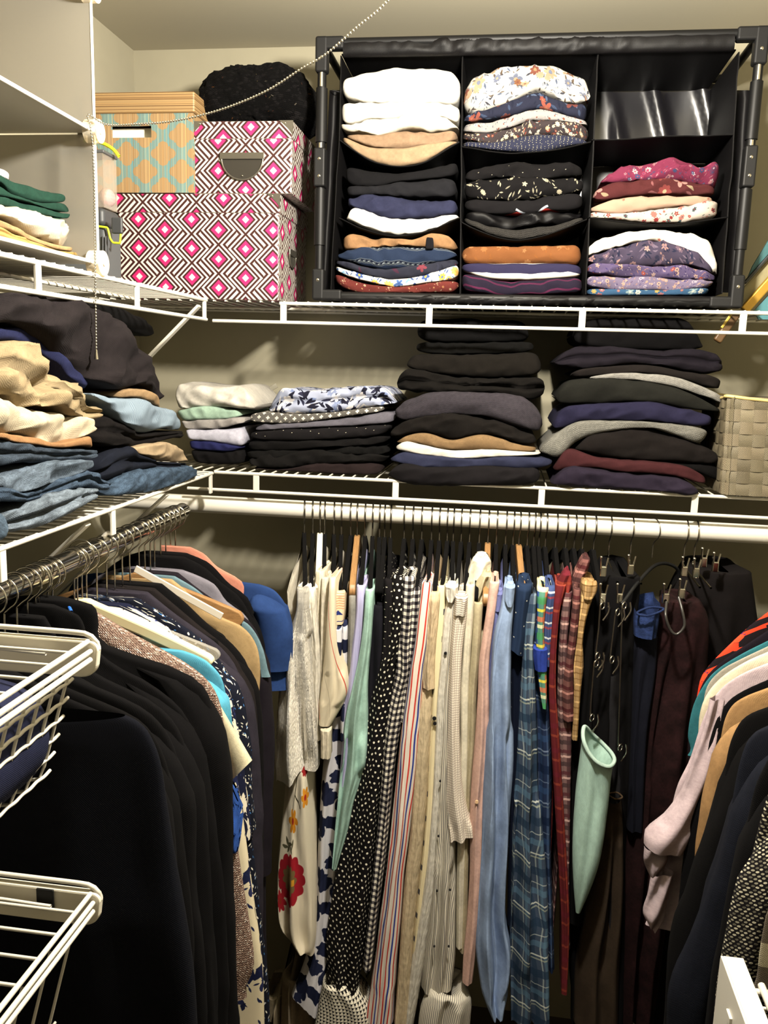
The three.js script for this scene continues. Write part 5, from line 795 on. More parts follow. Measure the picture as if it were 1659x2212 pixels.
{
  const g = thing('skirt', 'mint green skirt clipped at one corner with its waistband gaping open', 'skirt'), mat = cloth('#b0d6c8'), z = 0.53;
  const rimPts = [[1262, 1570, -0.03], [1282, 1588, -0.058], [1304, 1608, -0.062], [1322, 1628, -0.045], [1327, 1644, -0.018], [1316, 1656, 0.002], [1292, 1648, 0.008], [1272, 1626, 0.004], [1260, 1596, -0.006]].map(([x, y, d]) => atZ(x, y, z + d));
  const rc = new THREE.CatmullRomCurve3(rimPts, true), f = rowAt(rows('1640 1252 1326;1700 1248 1323;1760 1243 1316;1820 1239 1308;1880 1238 1296;1940 1241 1276;1990 1246 1256')), grid = [], K = 40;
  for (let i = 0; i <= 34; i++) {
    const t = i / 34, py = lerp(1655, 1990, t), [xl, xr] = f(py), a = atZ(xl, py, z), b = atZ(xr, py, z), row = [];
    for (let j = 0; j <= K; j++) { const s = j / K, R = rc.getPoint(s), u = 2 * Math.PI * s, c = -Math.cos(u), d = -Math.sin(u), w = (b.x - a.x) / 2, q = V((a.x + b.x) / 2 + c * w, (a.y + b.y) / 2 - (1 - t) * 0.02 * c, z - 0.028 + d * Math.min(0.03, w) - 0.012 * Math.exp(-Math.pow((c - 0.25 + 0.5 * t) * 4, 2)) * (d > 0 ? 1 : 0) * (1 - t)); row.push(R.lerp(q, sm(clamp(t * 4, 0, 1)))); }
    grid.push(row);
  }
  part('cloth', gridGeo(grid, (i, j) => [j * 0.006, i * 0.006], true), mat, g);
  part('waistband', new THREE.TubeGeometry(rc, 80, 0.0038, 10, true), cloth('#bfe0d3'), g);
  settle(g);
}
trousers('blue denim trousers with a rounded waistband on a clip hanger', den('#2c427a'), '1318 1376 1432;1350 1374 1430;1382 1374 1424', { name: 'jeans', cat: 'jeans', zf: 0.46, topOpen: true, gape: 0.008, tilt: -0.006, rim: openRim([[1376, 1324, 0], [1400, 1330, 0.01], [1434, 1316, 0], [1405, 1312, -0.03]], 0.462, 0.0022) });
trousers('navy trousers below the blue denim waistband', cloth('#10121e'), '1376 1374 1426;1450 1370 1420;1600 1364 1400;1800 1356 1390', { zf: 0.44, group: 'dark trousers on clip hangers' });
trousers('wide black trousers draped on the far right of the white rod', cloth('#110d0e'), '1236 1500 1634;1300 1460 1642;1400 1420 1650;1600 1400 1640;1900 1380 1620;2230 1360 1600', { zf: 0.33, depth: 0.16, round: 0.05, group: 'dark trousers on clip hangers' });
trousers('dark red black trousers with a looped strap in front of the wide black ones', cloth('#2c1416', { map: mottle(0.4, 1, 128, 0.1) }), '1300 1436 1520;1340 1430 1540;1400 1412 1540;1500 1388 1530;1640 1368 1510;1800 1354 1480;2000 1346 1450;2230 1340 1420', { zf: 0.43, depth: 0.1, round: 0.05, fold: 1.6 });
single('strap', tube([atZ(1440, 1300, 0.46), atZ(1438, 1330, 0.485), atZ(1448, 1360, 0.487), atZ(1462, 1370, 0.487), atZ(1478, 1352, 0.484), atZ(1474, 1320, 0.478), atZ(1466, 1290, 0.46)], 0.0026, 50, 8), std('#2c2a28', 0.35), 'thin dark loop strap hanging on the dark red trousers', 'strap');
// ---------- garments on the side rods, seen at an angle ----------
function sideGeo(edge, { z, cx, sgn = 1, th = 0.026, dip = 0, fold = 1, extra = 0.12, inset = 0, n = 46, lo = 0.022 }) {
  const E = rows(edge).map(([x, y]) => atZ(x, y, z)), pts = E.map(p => [-p.y, Math.max(0.03, (p.x - cx) * sgn)]), last = pts[pts.length - 1]; pts.push([last[0] + extra, last[1] + 0.004]);
  const f = rowAt(pts), y0 = pts[0][0], y1 = pts[pts.length - 1][0], grid = [], sd = gs += 2.9, K = 56, uv = [];
  for (let i = 0; i <= n; i++) {
    const t = i / n, k = lerp(y0, y1, Math.pow(t, 1.5)), [hw0] = f(k), y = -k, drop = clamp((k - y0) / 0.25, 0, 1), hw = Math.max(0.02, hw0 - inset * drop), ring = [], us = []; let L = 0;
    for (let j = 0; j <= K; j++) {
      const a = j / K * 2 * Math.PI, c = Math.cos(a), s = Math.sin(a), u = Math.sign(c) * Math.pow(Math.abs(c), 0.75), wall = sgn > 0 ? (u < 0 ? Math.min(hw, cx - lo) : hw) : (u < 0 ? Math.min(hw, RW - lo - cx) : hw);
      const x = cx + sgn * u * wall, rip = fold * drop * (0.006 * Math.sin(u * 9 + sd + 2 * n3(y * 3, sd, 0)) + 0.01 * n3(u * 3.3 + sd, y * 2.5, sd) + 0.003 * n3(u * 14, y * 9, sd));
      const zz = z + Math.sign(s) * Math.pow(Math.abs(s), 0.7) * th * lerp(0.35, 1, drop) + rip * Math.abs(s);
      ring.push(V(x, y - (dip && i < 8 ? dip * (1 - i / 8) * Math.max(0, 1 - u * u) * (s > 0 ? 1 : 0.2) : 0), zz)); if (j) L += ring[j].distanceTo(ring[j - 1]); us.push(L);
    }
    grid.push(ring); uv.push(us.map(u => [u, y]));
  }
  if (!dip) { const r = grid[0], c = r.reduce((s, p) => s.add(p), V(0, 0, 0)).multiplyScalar(1 / r.length); grid.unshift(r.map(p => p.clone().lerp(c, 0.9))); uv.unshift(uv[0]); }
  return gridGeo(grid, (i, j) => uv[i][j], true, true);
}
function sideSleeve(edge, { z, cx, sgn = 1, len = 0.55, r = 0.034, from = 1 }) {
  const E = rows(edge).map(([x, y]) => atZ(x, y, z)), pts = E.map(p => [-p.y, p.x]), l = pts[pts.length - 1]; pts.push([l[0] + 0.3, l[1]]);
  const f = rowAt(pts), y0 = pts[from][0], grid = [], sd = gs += 2.1, n = 30, K = 20;
  for (let i = 0; i <= n; i++) {
    const t = i / n, k = y0 + len * t, x = f(k)[0], rad = r * (1 - 0.25 * t) * Math.sqrt(clamp(i / 5, 0.02, 1)), ring = [];
    for (let j = 0; j <= K; j++) { const a = j / K * 2 * Math.PI, w = 1 + 0.16 * n3(Math.cos(a) * 1.6 + sd, k * 7, Math.sin(a) * 1.6) + 0.08 * n3(Math.cos(a) * 3, k * 22, sd); ring.push(V(x - sgn * r + Math.cos(a) * rad * w, -k, z + 0.003 + Math.sin(a) * rad * 0.8 * w)); }
    grid.push(ring);
  }
  return gridGeo(grid, (i, j) => [j / K * 0.2, grid[i][0].y], true, true);
}
const ZL = z => 0.958 * z + 0.092;          // places along the chrome rod
const LX = px => { const p = atX(px, 1263 - 0.425 * px, LROD.x); return p.z; };
function leftG(hook, kind, name, short, cat, mat, z, edge, o = {}) {
  z = ZL(z); hook = hook && ZL(hook);
  if (kind) hanger(kind, 1, V(LROD.x, o.hy ?? 1.335, hook ?? z), rr(-0.06, 0.06), short);
  const g = thing(name, short + (o.where ?? ', hanging on the chrome rod'), cat, 'clothes on the chrome rod'), p = { z, cx: LROD.x, ...o };
  part('body', sideGeo(edge, { ...p, inset: o.len ? 0.02 : 0 }), mat, g);
  if (o.len) part('sleeve', sideSleeve(edge, p), o.sleeveMat ?? mat, g);
  for (const [n, geo, m] of o.more ?? []) part(n, geo, m ?? mat, g);
  return settle(g);
}
const ST = {
  sequin: tex(256, 256, g => { fill(g, 256, 256, '#8d7468'); for (let i = 0; i < 420; i++) { g.save(); g.translate(rnd() * 256, rnd() * 256); g.rotate(rnd() * 3.1); g.fillStyle = pick(['#e8d8c8', '#c9b0a0', '#3a2a26', '#4a3832', '#f4ece0', '#a98d7f']); g.fillRect(-7, -2.5, rr(6, 15), rr(3, 5)); g.restore(); } }, 0.06),
  creamNavy: tex(384, 384, g => { fill(g, 384, 384, '#cfc4a8'); for (let i = 0; i < 30; i++) { const a = rnd() * 6, r = rr(14, 34); stamp(g, 384, rnd() * 384, rnd() * 384, k => { k.rotate(a); k.fillStyle = pick(['#171c3a', '#20264a', '#14182e']); blob(k, r, 9, 0.45, 1.3, 0.7, i); }); } for (let i = 0; i < 60; i++) { const a = rnd() * 6; stamp(g, 384, rnd() * 384, rnd() * 384, k => { k.rotate(a); leaf(k, 13, '#1a2044'); }); } }, 0.17),
  navyCream: tex(384, 384, g => { fill(g, 384, 384, '#12162c'); for (let i = 0; i < 16; i++) { const a = rnd() * 6, r = rr(12, 26); stamp(g, 384, rnd() * 384, rnd() * 384, k => { k.rotate(a); k.fillStyle = '#cfc8b6'; blob(k, r, 13, 0.55, 1.5, 0.6, i); }); } for (let i = 0; i < 120; i++) { const a = rnd() * 6, c = pick(['#cfc8b6', '#2a3160']); stamp(g, 384, rnd() * 384, rnd() * 384, k => { k.rotate(a); leaf(k, rr(4, 9), c); }); } }, 0.17),
  speck: tex(256, 256, g => { fill(g, 256, 256, '#10131f'); for (let i = 0; i < 110; i++) { const a = rnd() * 6, c = pick(['#d9d4c4', '#b9bac4', '#c8c4b4', '#3a6ea8', '#d9d4c4']); stamp(g, 256, rnd() * 256, rnd() * 256, k => { k.rotate(a); leaf(k, rr(6, 12), c); }); } }, 0.09),
  redBlack: tex(256, 256, g => { fill(g, 256, 256, '#161014'); for (let i = 0; i < 12; i++) { const a = rnd() * 6, r = rr(18, 40); stamp(g, 256, rnd() * 256, rnd() * 256, k => { k.rotate(a); k.fillStyle = pick(['#cf3a22', '#d64428', '#4a1f52']); blob(k, r, 11, 0.5, 1.5, 0.6, i + 20); }); } }, 0.075),
  greyBands: stripes([['#a39c88', 0.4], ['#5f574e', 0.6]], 0.08, 0.1, true),
};
const black = (i) => cloth(['#080709', '#09080a', '#0a090b', '#080708'][i % 4], { rough: 0.98 });
const sequinMat = printed(ST.sequin, { rough: 0.35, metalness: 0.35, bump: knitB, bs: 0.002 });
// far to near along the chrome rod
leftG(0.425, 'velvet', 'tshirt', 'royal blue T-shirt nearest the back wall', 'shirt', cloth('#203f78'), 0.43, '440 1240;480 1252;560 1262;605 1285;632 1335;638 1400;636 1470', { th: 0.022, extra: 0.02, len: 0.15, from: 3, r: 0.04, dip: 0.03 });
leftG(0.45, 'velvet', 'camisole', 'coral camisole in front of the blue T-shirt', 'top', cloth('#cf8168'), 0.455, '412 1182;440 1196;470 1225;522 1256;524 1300;524 1400;530 1700', { th: 0.012, lo: 0.27 });
leftG(0.475, 'velvet', 'shirt', 'black shirt just in front of the coral camisole', 'shirt', black(0), 0.478, '405 1196;450 1215;500 1262;540 1290;560 1340;575 1420;585 1600;585 1900', { len: 0.4, from: 3 });
leftG(0.5, 'creamSmall', 'jacket', 'black jacket on a cream hanger in the far part of the chrome rod', 'jacket', black(1), 0.505, '400 1204;440 1224;480 1258;520 1288;548 1330;562 1400;575 1600;578 1900', { len: 0.5, from: 3 });
leftG(0.53, 'velvet', 'hoodie', 'grey lavender hoodie with a pale printed hood', 'hoodie', cloth('#77737f'), 0.53, '396 1232;430 1245;462 1262;490 1300;530 1330;550 1380;565 1500;570 1800', { th: 0.024 });
leftG(0.55, 'velvet', 'jacket', 'dark plum black jacket in front of the grey hoodie', 'jacket', cloth('#1d1820'), 0.555, '385 1238;430 1272;480 1305;540 1338;575 1390;588 1460;596 1600;596 2000', { len: 0.5, from: 3 });
leftG(0.575, 'velvet', 'shirt', 'slate blue shirt showing only its shoulder edge', 'shirt', cloth('#61808c'), 0.575, '378 1245;420 1270;460 1302;500 1326;540 1352;566 1396;580 1450', { th: 0.014, extra: 0.01 });
leftG(0.6, 'wood', 'cardigan', 'tan cardigan on a wooden hanger', 'cardigan', cloth('#a88a5a'), 0.6, '372 1252;420 1290;470 1330;520 1352;552 1390;562 1440;560 1500;552 1700', { th: 0.02 });
{ // long pale collar stay card on the wooden hanger arm
  const a = atZ(292, 1228, 0.69), b = atZ(480, 1332, 0.69);
  single('hanger_cover', strap(a, b, 0.013, 0.004), std('#d8cfc0', 0.5), 'long whitish strip lying along the wooden hanger of the tan cardigan', 'hanger cover');
}
leftG(0.64, 'velvet', 'shirt', 'black shirt in front of the tan cardigan', 'shirt', black(2), 0.64, '350 1262;400 1300;450 1345;510 1392;548 1440;566 1520;574 1700;574 2000', { len: 0.5, from: 3 });
leftG(0.67, 'velvet', 'shirt', 'black brown shirt behind the charcoal one', 'shirt', cloth('#1a1516'), 0.668, '335 1272;390 1316;440 1356;500 1402;536 1450;556 1530;566 1700;570 2000', { len: 0.45, from: 3 });
leftG(0.7, 'velvet', 'sweater', 'charcoal violet sweater beside the speckled print', 'sweater', cloth('#2c2833'), 0.7, '320 1280;380 1326;430 1360;480 1395;520 1440;545 1510;562 1620;574 1800;580 2050', { len: 0.6, from: 3 });
leftG(0.73, 'velvet', 'blouse', 'navy blouse with pale specks and an orange flower', 'blouse', printed(ST.speck), 0.735, '300 1294;360 1330;420 1366;470 1412;510 1466;534 1540;552 1660;568 1800;584 1950;604 2130', { len: 0.3, from: 3 });
leftG(0.765, 'velvet', 'blouse', 'navy blouse with large cream brush marks', 'blouse', printed(ST.navyCream), 0.765, '280 1306;340 1340;400 1380;450 1425;490 1485;516 1570;535 1680;552 1800;566 1950;580 2060', { len: 0.3, from: 3 });
leftG(0.8, 'clear', 'dress', 'cream dress with navy blossoms beside the turquoise top', 'dress', printed(ST.creamNavy), 0.8, '262 1316;320 1342;390 1380;440 1420;474 1480;496 1560;512 1680;528 1800;548 1950;566 2080', { th: 0.03 });
leftG(0.83, 'velvet', 'top', 'turquoise top with a rounded shoulder', 'top', cloth('#3f9fbf'), 0.832, '396 1406;424 1416;450 1430;482 1464;498 1520;506 1600;508 1680;512 1740', { th: 0.022, len: 0.2, from: 3, extra: 0.02 });
{
  const g = leftG(null, null, 'blouse', 'ivory blouse with a stiff flared sleeve pointing right', 'blouse', cloth('#d3c8a4'), 0.846, '300 1420;380 1450;430 1480;460 1510;472 1560;484 1620;492 1700;494 1800', { th: 0.012, extra: 0.01, more: [['sleeve', (() => { const grid = []; for (let i = 0; i <= 14; i++) { const t = i / 14, a = [lerp(462, 545, t), lerp(1500, 1642, t)], b = [lerp(452, 496, t), lerp(1510, 1690, t)], row = []; for (let k = 0; k <= 16; k++) { const u = k / 16 * 6.283, c = Math.cos(u) * 0.5 + 0.5; row.push(atZ(lerp(a[0], b[0], c), lerp(a[1], b[1], c), 0.918 + Math.sin(u) * 0.012 * (0.3 + t))); } grid.push(row); } return gridGeo(grid, (i, j) => [j * 0.01, i * 0.012], true); })()]] });
}
leftG(0.815, 'cream', 'dress', 'rose gold sequined dress hanging under the cream hanger', 'dress', sequinMat, 0.878, '190 1312;225 1332;280 1366;340 1398;400 1432;448 1470;474 1516;486 1590;500 1720;520 1880;546 2040;548 2090;528 2140', { hy: 1.343, th: 0.02, extra: 0.01, fold: 1.4 });
single('blue_ruffle', foldGeo('484 1690;492 1700;500 1712', '492 1830;500 1850;510 1850', { ax: 'z', v: 0.96, depth: 0.02, wr: 2, layers: 4 }), cloth('#1d4fa6'), 'bright blue ruffled trim hanging beside the sequined dress', 'trim');
leftG(0.905, 'velvet', 'coat', 'large black coat with broad shoulders in front of the sequined dress', 'coat', black(0), 0.922, '120 1292;196 1306;214 1340;222 1385;270 1410;340 1430;410 1456;452 1486;474 1530;488 1600;500 1720;512 1880;522 2050;528 2212', { len: 0.62, from: 5, r: 0.045, th: 0.03 });
const bl = [[0.953, '90 1306;170 1330;200 1390;258 1440;330 1476;400 1528;436 1580;456 1660;474 1800;492 2000;504 2212'], [0.982, '60 1330;160 1420;250 1476;320 1506;380 1550;418 1610;436 1690;452 1830;470 2000;482 2212'], [1.01, '0 1400;120 1446;230 1492;300 1522;352 1560;392 1620;412 1700;428 1830;446 2000;458 2212'], [1.04, '0 1430;100 1466;200 1508;270 1536;320 1566;364 1628;388 1700;404 1830;420 2000;434 2212'], [1.068, '0 1452;100 1490;180 1522;250 1552;300 1584;340 1640;362 1720;380 1840;398 2000;410 2212']];
bl.forEach(([z, e], i) => leftG(z - 0.012, 'velvet', 'cardigan', ['black cardigan directly in front of the large black coat', 'second black cardigan in front of the large black coat', 'black cardigan in the middle of the black row', 'black cardigan second behind the navy top', 'black cardigan directly behind the navy top'][i], 'cardigan', black(i), z, e, { len: 0.6, from: 4, th: 0.02, r: 0.036 }));
leftG(1.1, 'velvet', 'top', 'nearest dark navy top on the chrome rod, round necked', 'top', cloth('#0a0c15', { rough: 0.98 }), 1.115, '270 1546;292 1556;318 1580;344 1640;360 1740;378 1860;396 1960;412 2060;420 2140', { fold: 1.6, th: 0.034, dip: 0.018, r: 0.038, where: '' });
single('hanger_hook', tube([atX(137, 1302, 0.3), atX(146, 1303, 0.32), atX(150, 1313, 0.33), atX(154, 1322, 0.34)], 0.0026, 16, 8), std('#2b62b8', 0.4), 'bright blue plastic loop among the black clothes on the chrome rod', 'loop');
single('hang_tag', box(0.498, 0.512, 0.865, 0.94, 0.955, 0.957), std('#b3ab8f', 0.6), 'pale paper hang tag below the sequined dress', 'tag');
// extra near hooks at the left edge
for (const [px, w] of [[57, 'foremost black garment at the far left'], [75, 'second black garment from the far left'], [100, 'fourth black garment from the far left'], [158, 'black garment with the blue plastic loop']]) hanger('velvet', 1, V(LROD.x, 1.335, LX(px)), rr(-0.1, 0.1), w);

// ---------- right rod ----------
function rightG(kind, name, label, cat, mat, z, edge, o = {}) {
  if (kind) hanger(kind, 1, V(RRODX, 1.318, z), 0, label.split(' beside')[0].split(' in front')[0]);
  const g = thing(name, label, cat, 'clothes on the right rod'), p = { z, cx: RRODX, sgn: -1, ...o };
  part('body', sideGeo(edge, { ...p, inset: o.len ? 0.02 : 0 }), mat, g);
  if (o.len) part('sleeve', sideSleeve(edge, p), mat, g);
  for (const [n, geo, m] of o.more ?? []) part(n, geo, m ?? mat, g);
  return settle(g);
}
rightG('velvet', 'blouse', 'black blouse splashed with red, farthest on the right rod', 'blouse', printed(ST.redBlack), 0.56, '1659 1322;1620 1352;1570 1398;1530 1440;1512 1470;1500 1560;1490 1800', { th: 0.02 });
rightG('velvet', 'shirt', 'black purple shirt beside the red splashed blouse', 'shirt', cloth('#16101a'), 0.6, '1659 1362;1610 1392;1560 1424;1520 1458;1496 1500;1484 1580;1470 1800', { th: 0.02, len: 0.4, from: 3 });
rightG('velvet', 'tshirt', 'teal T-shirt peeking out behind the pale tops', 'shirt', cloth('#22717c'), 0.64, '1659 1384;1600 1414;1545 1450;1514 1490;1496 1530;1486 1590;1492 1620', { th: 0.012, extra: 0.01 });
rightG('velvet', 'tshirt', 'grey T-shirt in front of the teal one', 'shirt', cloth('#a39b8d'), 0.665, '1659 1396;1600 1424;1560 1446;1530 1478;1520 1520;1518 1700', { th: 0.012 });
rightG('velvet', 'cardigan', 'ivory cardigan beside the lilac blouse', 'cardigan', cloth('#d9ccae'), 0.69, '1659 1408;1610 1430;1560 1462;1528 1498;1512 1540;1508 1600;1504 1700', { th: 0.02 });
{
  const z = 0.735, bell = (spec) => { const R = rows(spec), grid = []; const f = rowAt(R); for (let i = 0; i <= 26; i++) { const y = lerp(R[0][0], R[R.length - 1][0], i / 26), [a, b] = f(y), row = []; for (let k = 0; k <= 20; k++) { const u = k / 20 * 6.283, c = 0.5 - 0.5 * Math.cos(u), A = atZ(a, y, z), B = atZ(b, y, z); row.push(V(lerp(A.x, B.x, c), lerp(A.y, B.y, c) - 0.012 * c * (i / 26), z + 0.016 + Math.sin(u) * (B.x - A.x) * 0.4 + 0.004 * Math.sin(c * 9 + i * 0.2))); } grid.push(row); } return gridGeo(grid, (i, j) => [j * 0.01, i * 0.02], true); };
  rightG('velvet', 'blouse', 'lilac blouse with a flared bell sleeve, in front of the ivory cardigan', 'blouse', cloth('#c3adb4'), 0.72, '1659 1432;1610 1452;1568 1478;1540 1510;1516 1560;1490 1640;1462 1700;1440 1800;1420 1900;1400 1985', { th: 0.016, extra: 0.01, more: [['sleeve', bell('1500 1528 1560;1560 1514 1552;1640 1488 1540;1700 1466 1518;1750 1432 1500;1785 1392 1484;1812 1388 1470'), null], ['sleeve_lining', bell('1815 1388 1440;1840 1386 1440;1862 1392 1428;1880 1400 1420'), cloth('#b39fa6')], ['hem', bell('1870 1402 1450;1920 1394 1440;1960 1386 1430;1985 1398 1412'), null]] });
}
rightG('velvet', 'shirt', 'thin black shirt between the lilac blouse and the camel sweater', 'shirt', black(1), 0.76, '1659 1468;1610 1490;1576 1512;1550 1550;1530 1610;1505 1700;1480 1820;1460 2000', { th: 0.01 });
rightG('velvet', 'sweater', 'camel brown sweater with a long narrow sleeve', 'sweater', cloth('#a27a48'), 0.79, '1659 1486;1610 1504;1580 1522;1560 1552;1545 1600;1528 1660;1510 1740;1500 1830', { th: 0.022, len: 0.36, from: 3, r: 0.026, extra: 0.02 });
rightG('velvet', 'jacket', 'black quilted jacket in front of the camel sweater', 'jacket', black(3), 0.84, '1659 1528;1624 1540;1596 1560;1568 1610;1544 1700;1510 1800;1470 1920;1440 2030;1420 2212', { len: 0.6, from: 2, r: 0.04 });
rightG('velvet', 'jacket', 'dark navy jacket with a small zip beside the black quilted jacket', 'jacket', cloth('#141722', { rough: 0.9 }), 0.9, '1659 1568;1630 1582;1606 1610;1580 1680;1552 1790;1520 1900;1478 2020;1440 2130;1430 2212', { len: 0.6, from: 2, r: 0.04 });
rightG('velvet', 'coat', 'black coat before the houndstooth one', 'coat', black(2), 0.96, '1659 1640;1630 1690;1606 1760;1580 1860;1556 1960;1530 2080;1512 2212', { len: 0.5, from: 1, r: 0.03 });
rightG('velvet', 'coat', 'black and ivory houndstooth coat at the right edge', 'coat', printed(HT.blackWhiteHound), 1.02, '1659 1716;1640 1764;1618 1830;1590 1920;1566 2020;1546 2120;1536 2212', { len: 0.5, from: 1, r: 0.03, fold: 1.5 });
rightG(null, 'skirt', 'grey beige banded garment behind the white drawer frame at the right edge', 'garment', printed(ST.greyBands), 1.07, '1700 1900;1659 1966;1648 2010;1640 2060;1634 2110', { th: 0.01, extra: 0.02 });
// ---------- wire drawer units ----------
function drawer(label, { x1, y, z0, z1, x0, clothes, mesh, top }) {
  const g = thing('wire_basket', label, 'basket'), wr = 0.002;
  // plastic end plate
  const s = new THREE.Shape(), pl = (x, h) => V(x, h, z0);
  s.moveTo(x0, y - 0.034); s.lineTo(x1 - 0.012, y - 0.034); s.quadraticCurveTo(x1 + 0.003, y - 0.034, x1 + 0.006, y - 0.022); s.lineTo(x1 + 0.008, y - 0.006); s.quadraticCurveTo(x1 + 0.008, y + 0.002, x1, y + 0.002); s.lineTo(x0, y + 0.002);
  part('end_plate', new THREE.ExtrudeGeometry(s, { depth: 0.006, bevelEnabled: true, bevelSize: 0.002, bevelThickness: 0.002, bevelSegments: 2 }).translate(0, 0, z0 - 0.008), std('#d9d3c2', 0.42), g, 'cream plastic end plate');
  part('end_rim', tube([V(x0, y + 0.011, z0 - 0.006), V(x1 - 0.03, y + 0.011, z0 - 0.006), V(x1 - 0.004, y + 0.01, z0 - 0.006), V(x1 + 0.006, y + 0.004, z0 - 0.006), V(x1 + 0.008, y - 0.006, z0 - 0.006)], 0.0028, 40, 10, false, 0.2), M.white, g);
  part('top_rail', rod(V(x1, y + 0.004, z0), V(x1, y + 0.004, z1), 0.0028, 10), M.white, g);
  part('side_rail', rod(V(x1 + 0.003, y - 0.006, z0 - 0.002), V(x1 + 0.003, y - 0.006, z1), 0.0028, 10), M.white, g);
  part('side_rail', rod(V(x1 + 0.004, y - 0.014, z0 + 0.004), V(x1 + 0.004, y - 0.014, z1), 0.003, 10), M.white, g);
  for (let z = z0 + 0.03; z < z1; z += 0.036) part('top_wire', rod(V(x0, y + 0.002, z), V(x1, y + 0.002, z), wr * 0.9, 8), M.white, g);
  part('catch_wire', tube([V(x1 - 0.19, y - 0.03, z0 + 0.02), V(x1 - 0.17, y - 0.004, z0 + 0.016), V(x1 - 0.15, y - 0.02, z0 + 0.016), V(x1 - 0.13, y - 0.006, z0 + 0.014), V(x1 - 0.04, y - 0.008, z0 + 0.012)], 0.002, 30, 8), M.white, g);
  if (!mesh.wavy) part('black_clip', box(x1 - 0.062, x1 - 0.042, y - 0.02, y + 0.005, z0 + 0.001, z0 + 0.004, 0.001), M.blackPlastic, g, 'small black clip');
  // side mesh
  const D = mesh.depth, ins = x => x1 - 0.006 - 0.035 * x;
  for (let z = z0 + 0.024, i = 0; z < z1; z += mesh.step, i++) part('side_wire', tube([V(ins(0), y - 0.012, z), V(ins(0.5), y - 0.012 - D * 0.5, z + 0.003), V(ins(1), y - 0.012 - D, z + 0.006), V(ins(1) - 0.02, y - 0.016 - D, z + 0.006), V(x0, y - 0.016 - D, z + 0.006)], wr * 0.85, 24, 7, false, 0.05), M.white, g);
  for (let k = 1; k <= mesh.rows; k++) { const f = k / mesh.rows, p = []; for (let z = z0 + 0.012, i = 0; z < z1; z += mesh.step / 2, i++) p.push(V(ins(f) + (mesh.wavy && i % 2 ? 0.0006 : 0), y - 0.012 - D * f - (mesh.wavy && i % 2 ? 0.0007 : 0), z)); part('mesh_wire', tube(p, mesh.wavy ? 0.0019 : 0.0016, p.length * 5, 7), M.white, g); }
  return settle(g);
}
const BC = atZ(190, 1394, 1.27), BC2 = atZ(196, 1938, 1.27);
drawer('upper white wire basket at the left edge with navy cloth inside', { x0: 0.2, x1: BC.x, y: BC.y, z0: 1.27, z1: 1.75, mesh: { depth: 0.125, step: 0.026, rows: 6, wavy: true } });
drawer('lower white wire basket at the left edge', { x0: 0.2, x1: BC2.x, y: BC2.y, z0: 1.27, z1: 1.75, mesh: { depth: 0.14, step: 0.05, rows: 1 } });
{ // cloth piled in the upper drawer
  const x1 = BC.x - 0.018, y1 = BC.y - 0.02, grid = []; for (let i = 0; i <= 30; i++) { const row = []; for (let k = 0; k <= 30; k++) { const a = k / 30 * 6.283, t = i / 30, w = 1 + 0.1 * n3(Math.cos(a) * 2, t * 6, Math.sin(a) * 2), z = lerp(1.28, 1.74, t), e = Math.pow(Math.max(0, 1 - Math.pow(Math.abs(2 * t - 1), 24)), 0.4) * 0.98 + 0.02; row.push(V(lerp(0.22, x1, 0.5) + Math.sign(Math.cos(a)) * Math.pow(Math.abs(Math.cos(a)), 0.5) * (x1 - 0.22) / 2 * e * (Math.cos(a) > 0 ? 1 - 0.03 * (1 - Math.sin(a)) - 0.012 * (w - 1) * 9 : w), y1 - 0.068 + Math.sin(a) * 0.062 * e * w, z)); } grid.push(row); }
  single('sweater', gridGeo(grid, (i, j) => [j * 0.02, i * 0.02], true), cloth('#20243f', { rough: 0.98 }), 'dark navy sweater filling the upper wire basket', 'sweater');
}
{ // right drawer frame
  const z0 = 1.1, z1 = 1.72, p = atZ(1562, 2064, z0), q = atZ(1606, 2070, z0), x0 = p.x, x1 = q.x, y = p.y;
  const g = thing('drawer_frame', 'white metal drawer frame with wire basket at the lower right corner', 'drawer frame');
  part('top_bar', box(x0, x1, y - 0.006, y, z0, z1, 0.001), M.white, g);
  part('side_panel', box(x0 - 0.003, x0, y - 0.16, y, z0, z1, 0.001), M.white, g);
  part('upright', box(x0 - 0.002, x1, y - 0.95, y - 0.006, z0 - 0.004, z0 + 0.022, 0.001), M.white, g);
  for (const k of [0.05, 0.09]) part('slot_tab', box(x0 - 0.006, x0 - 0.002, y - 0.04, y - 0.03, z0 + k, z0 + k + 0.016, 0.001), M.white, g);
  part('basket_rail', rod(V(x1 + 0.022, y - 0.03, z0 + 0.005), V(x1 + 0.022, y - 0.03, z1), 0.0045, 10), M.white, g);
  for (let i = 0; i < 8; i++) part('basket_wire', rod(V(x1 + 0.012, y - 0.034, z0 + 0.012 + i * 0.026), V(x1 + 0.2, y - 0.034, z0 + 0.012 + i * 0.026), i ? 0.002 : 0.004, 8), M.white, g);
  settle(g);
}
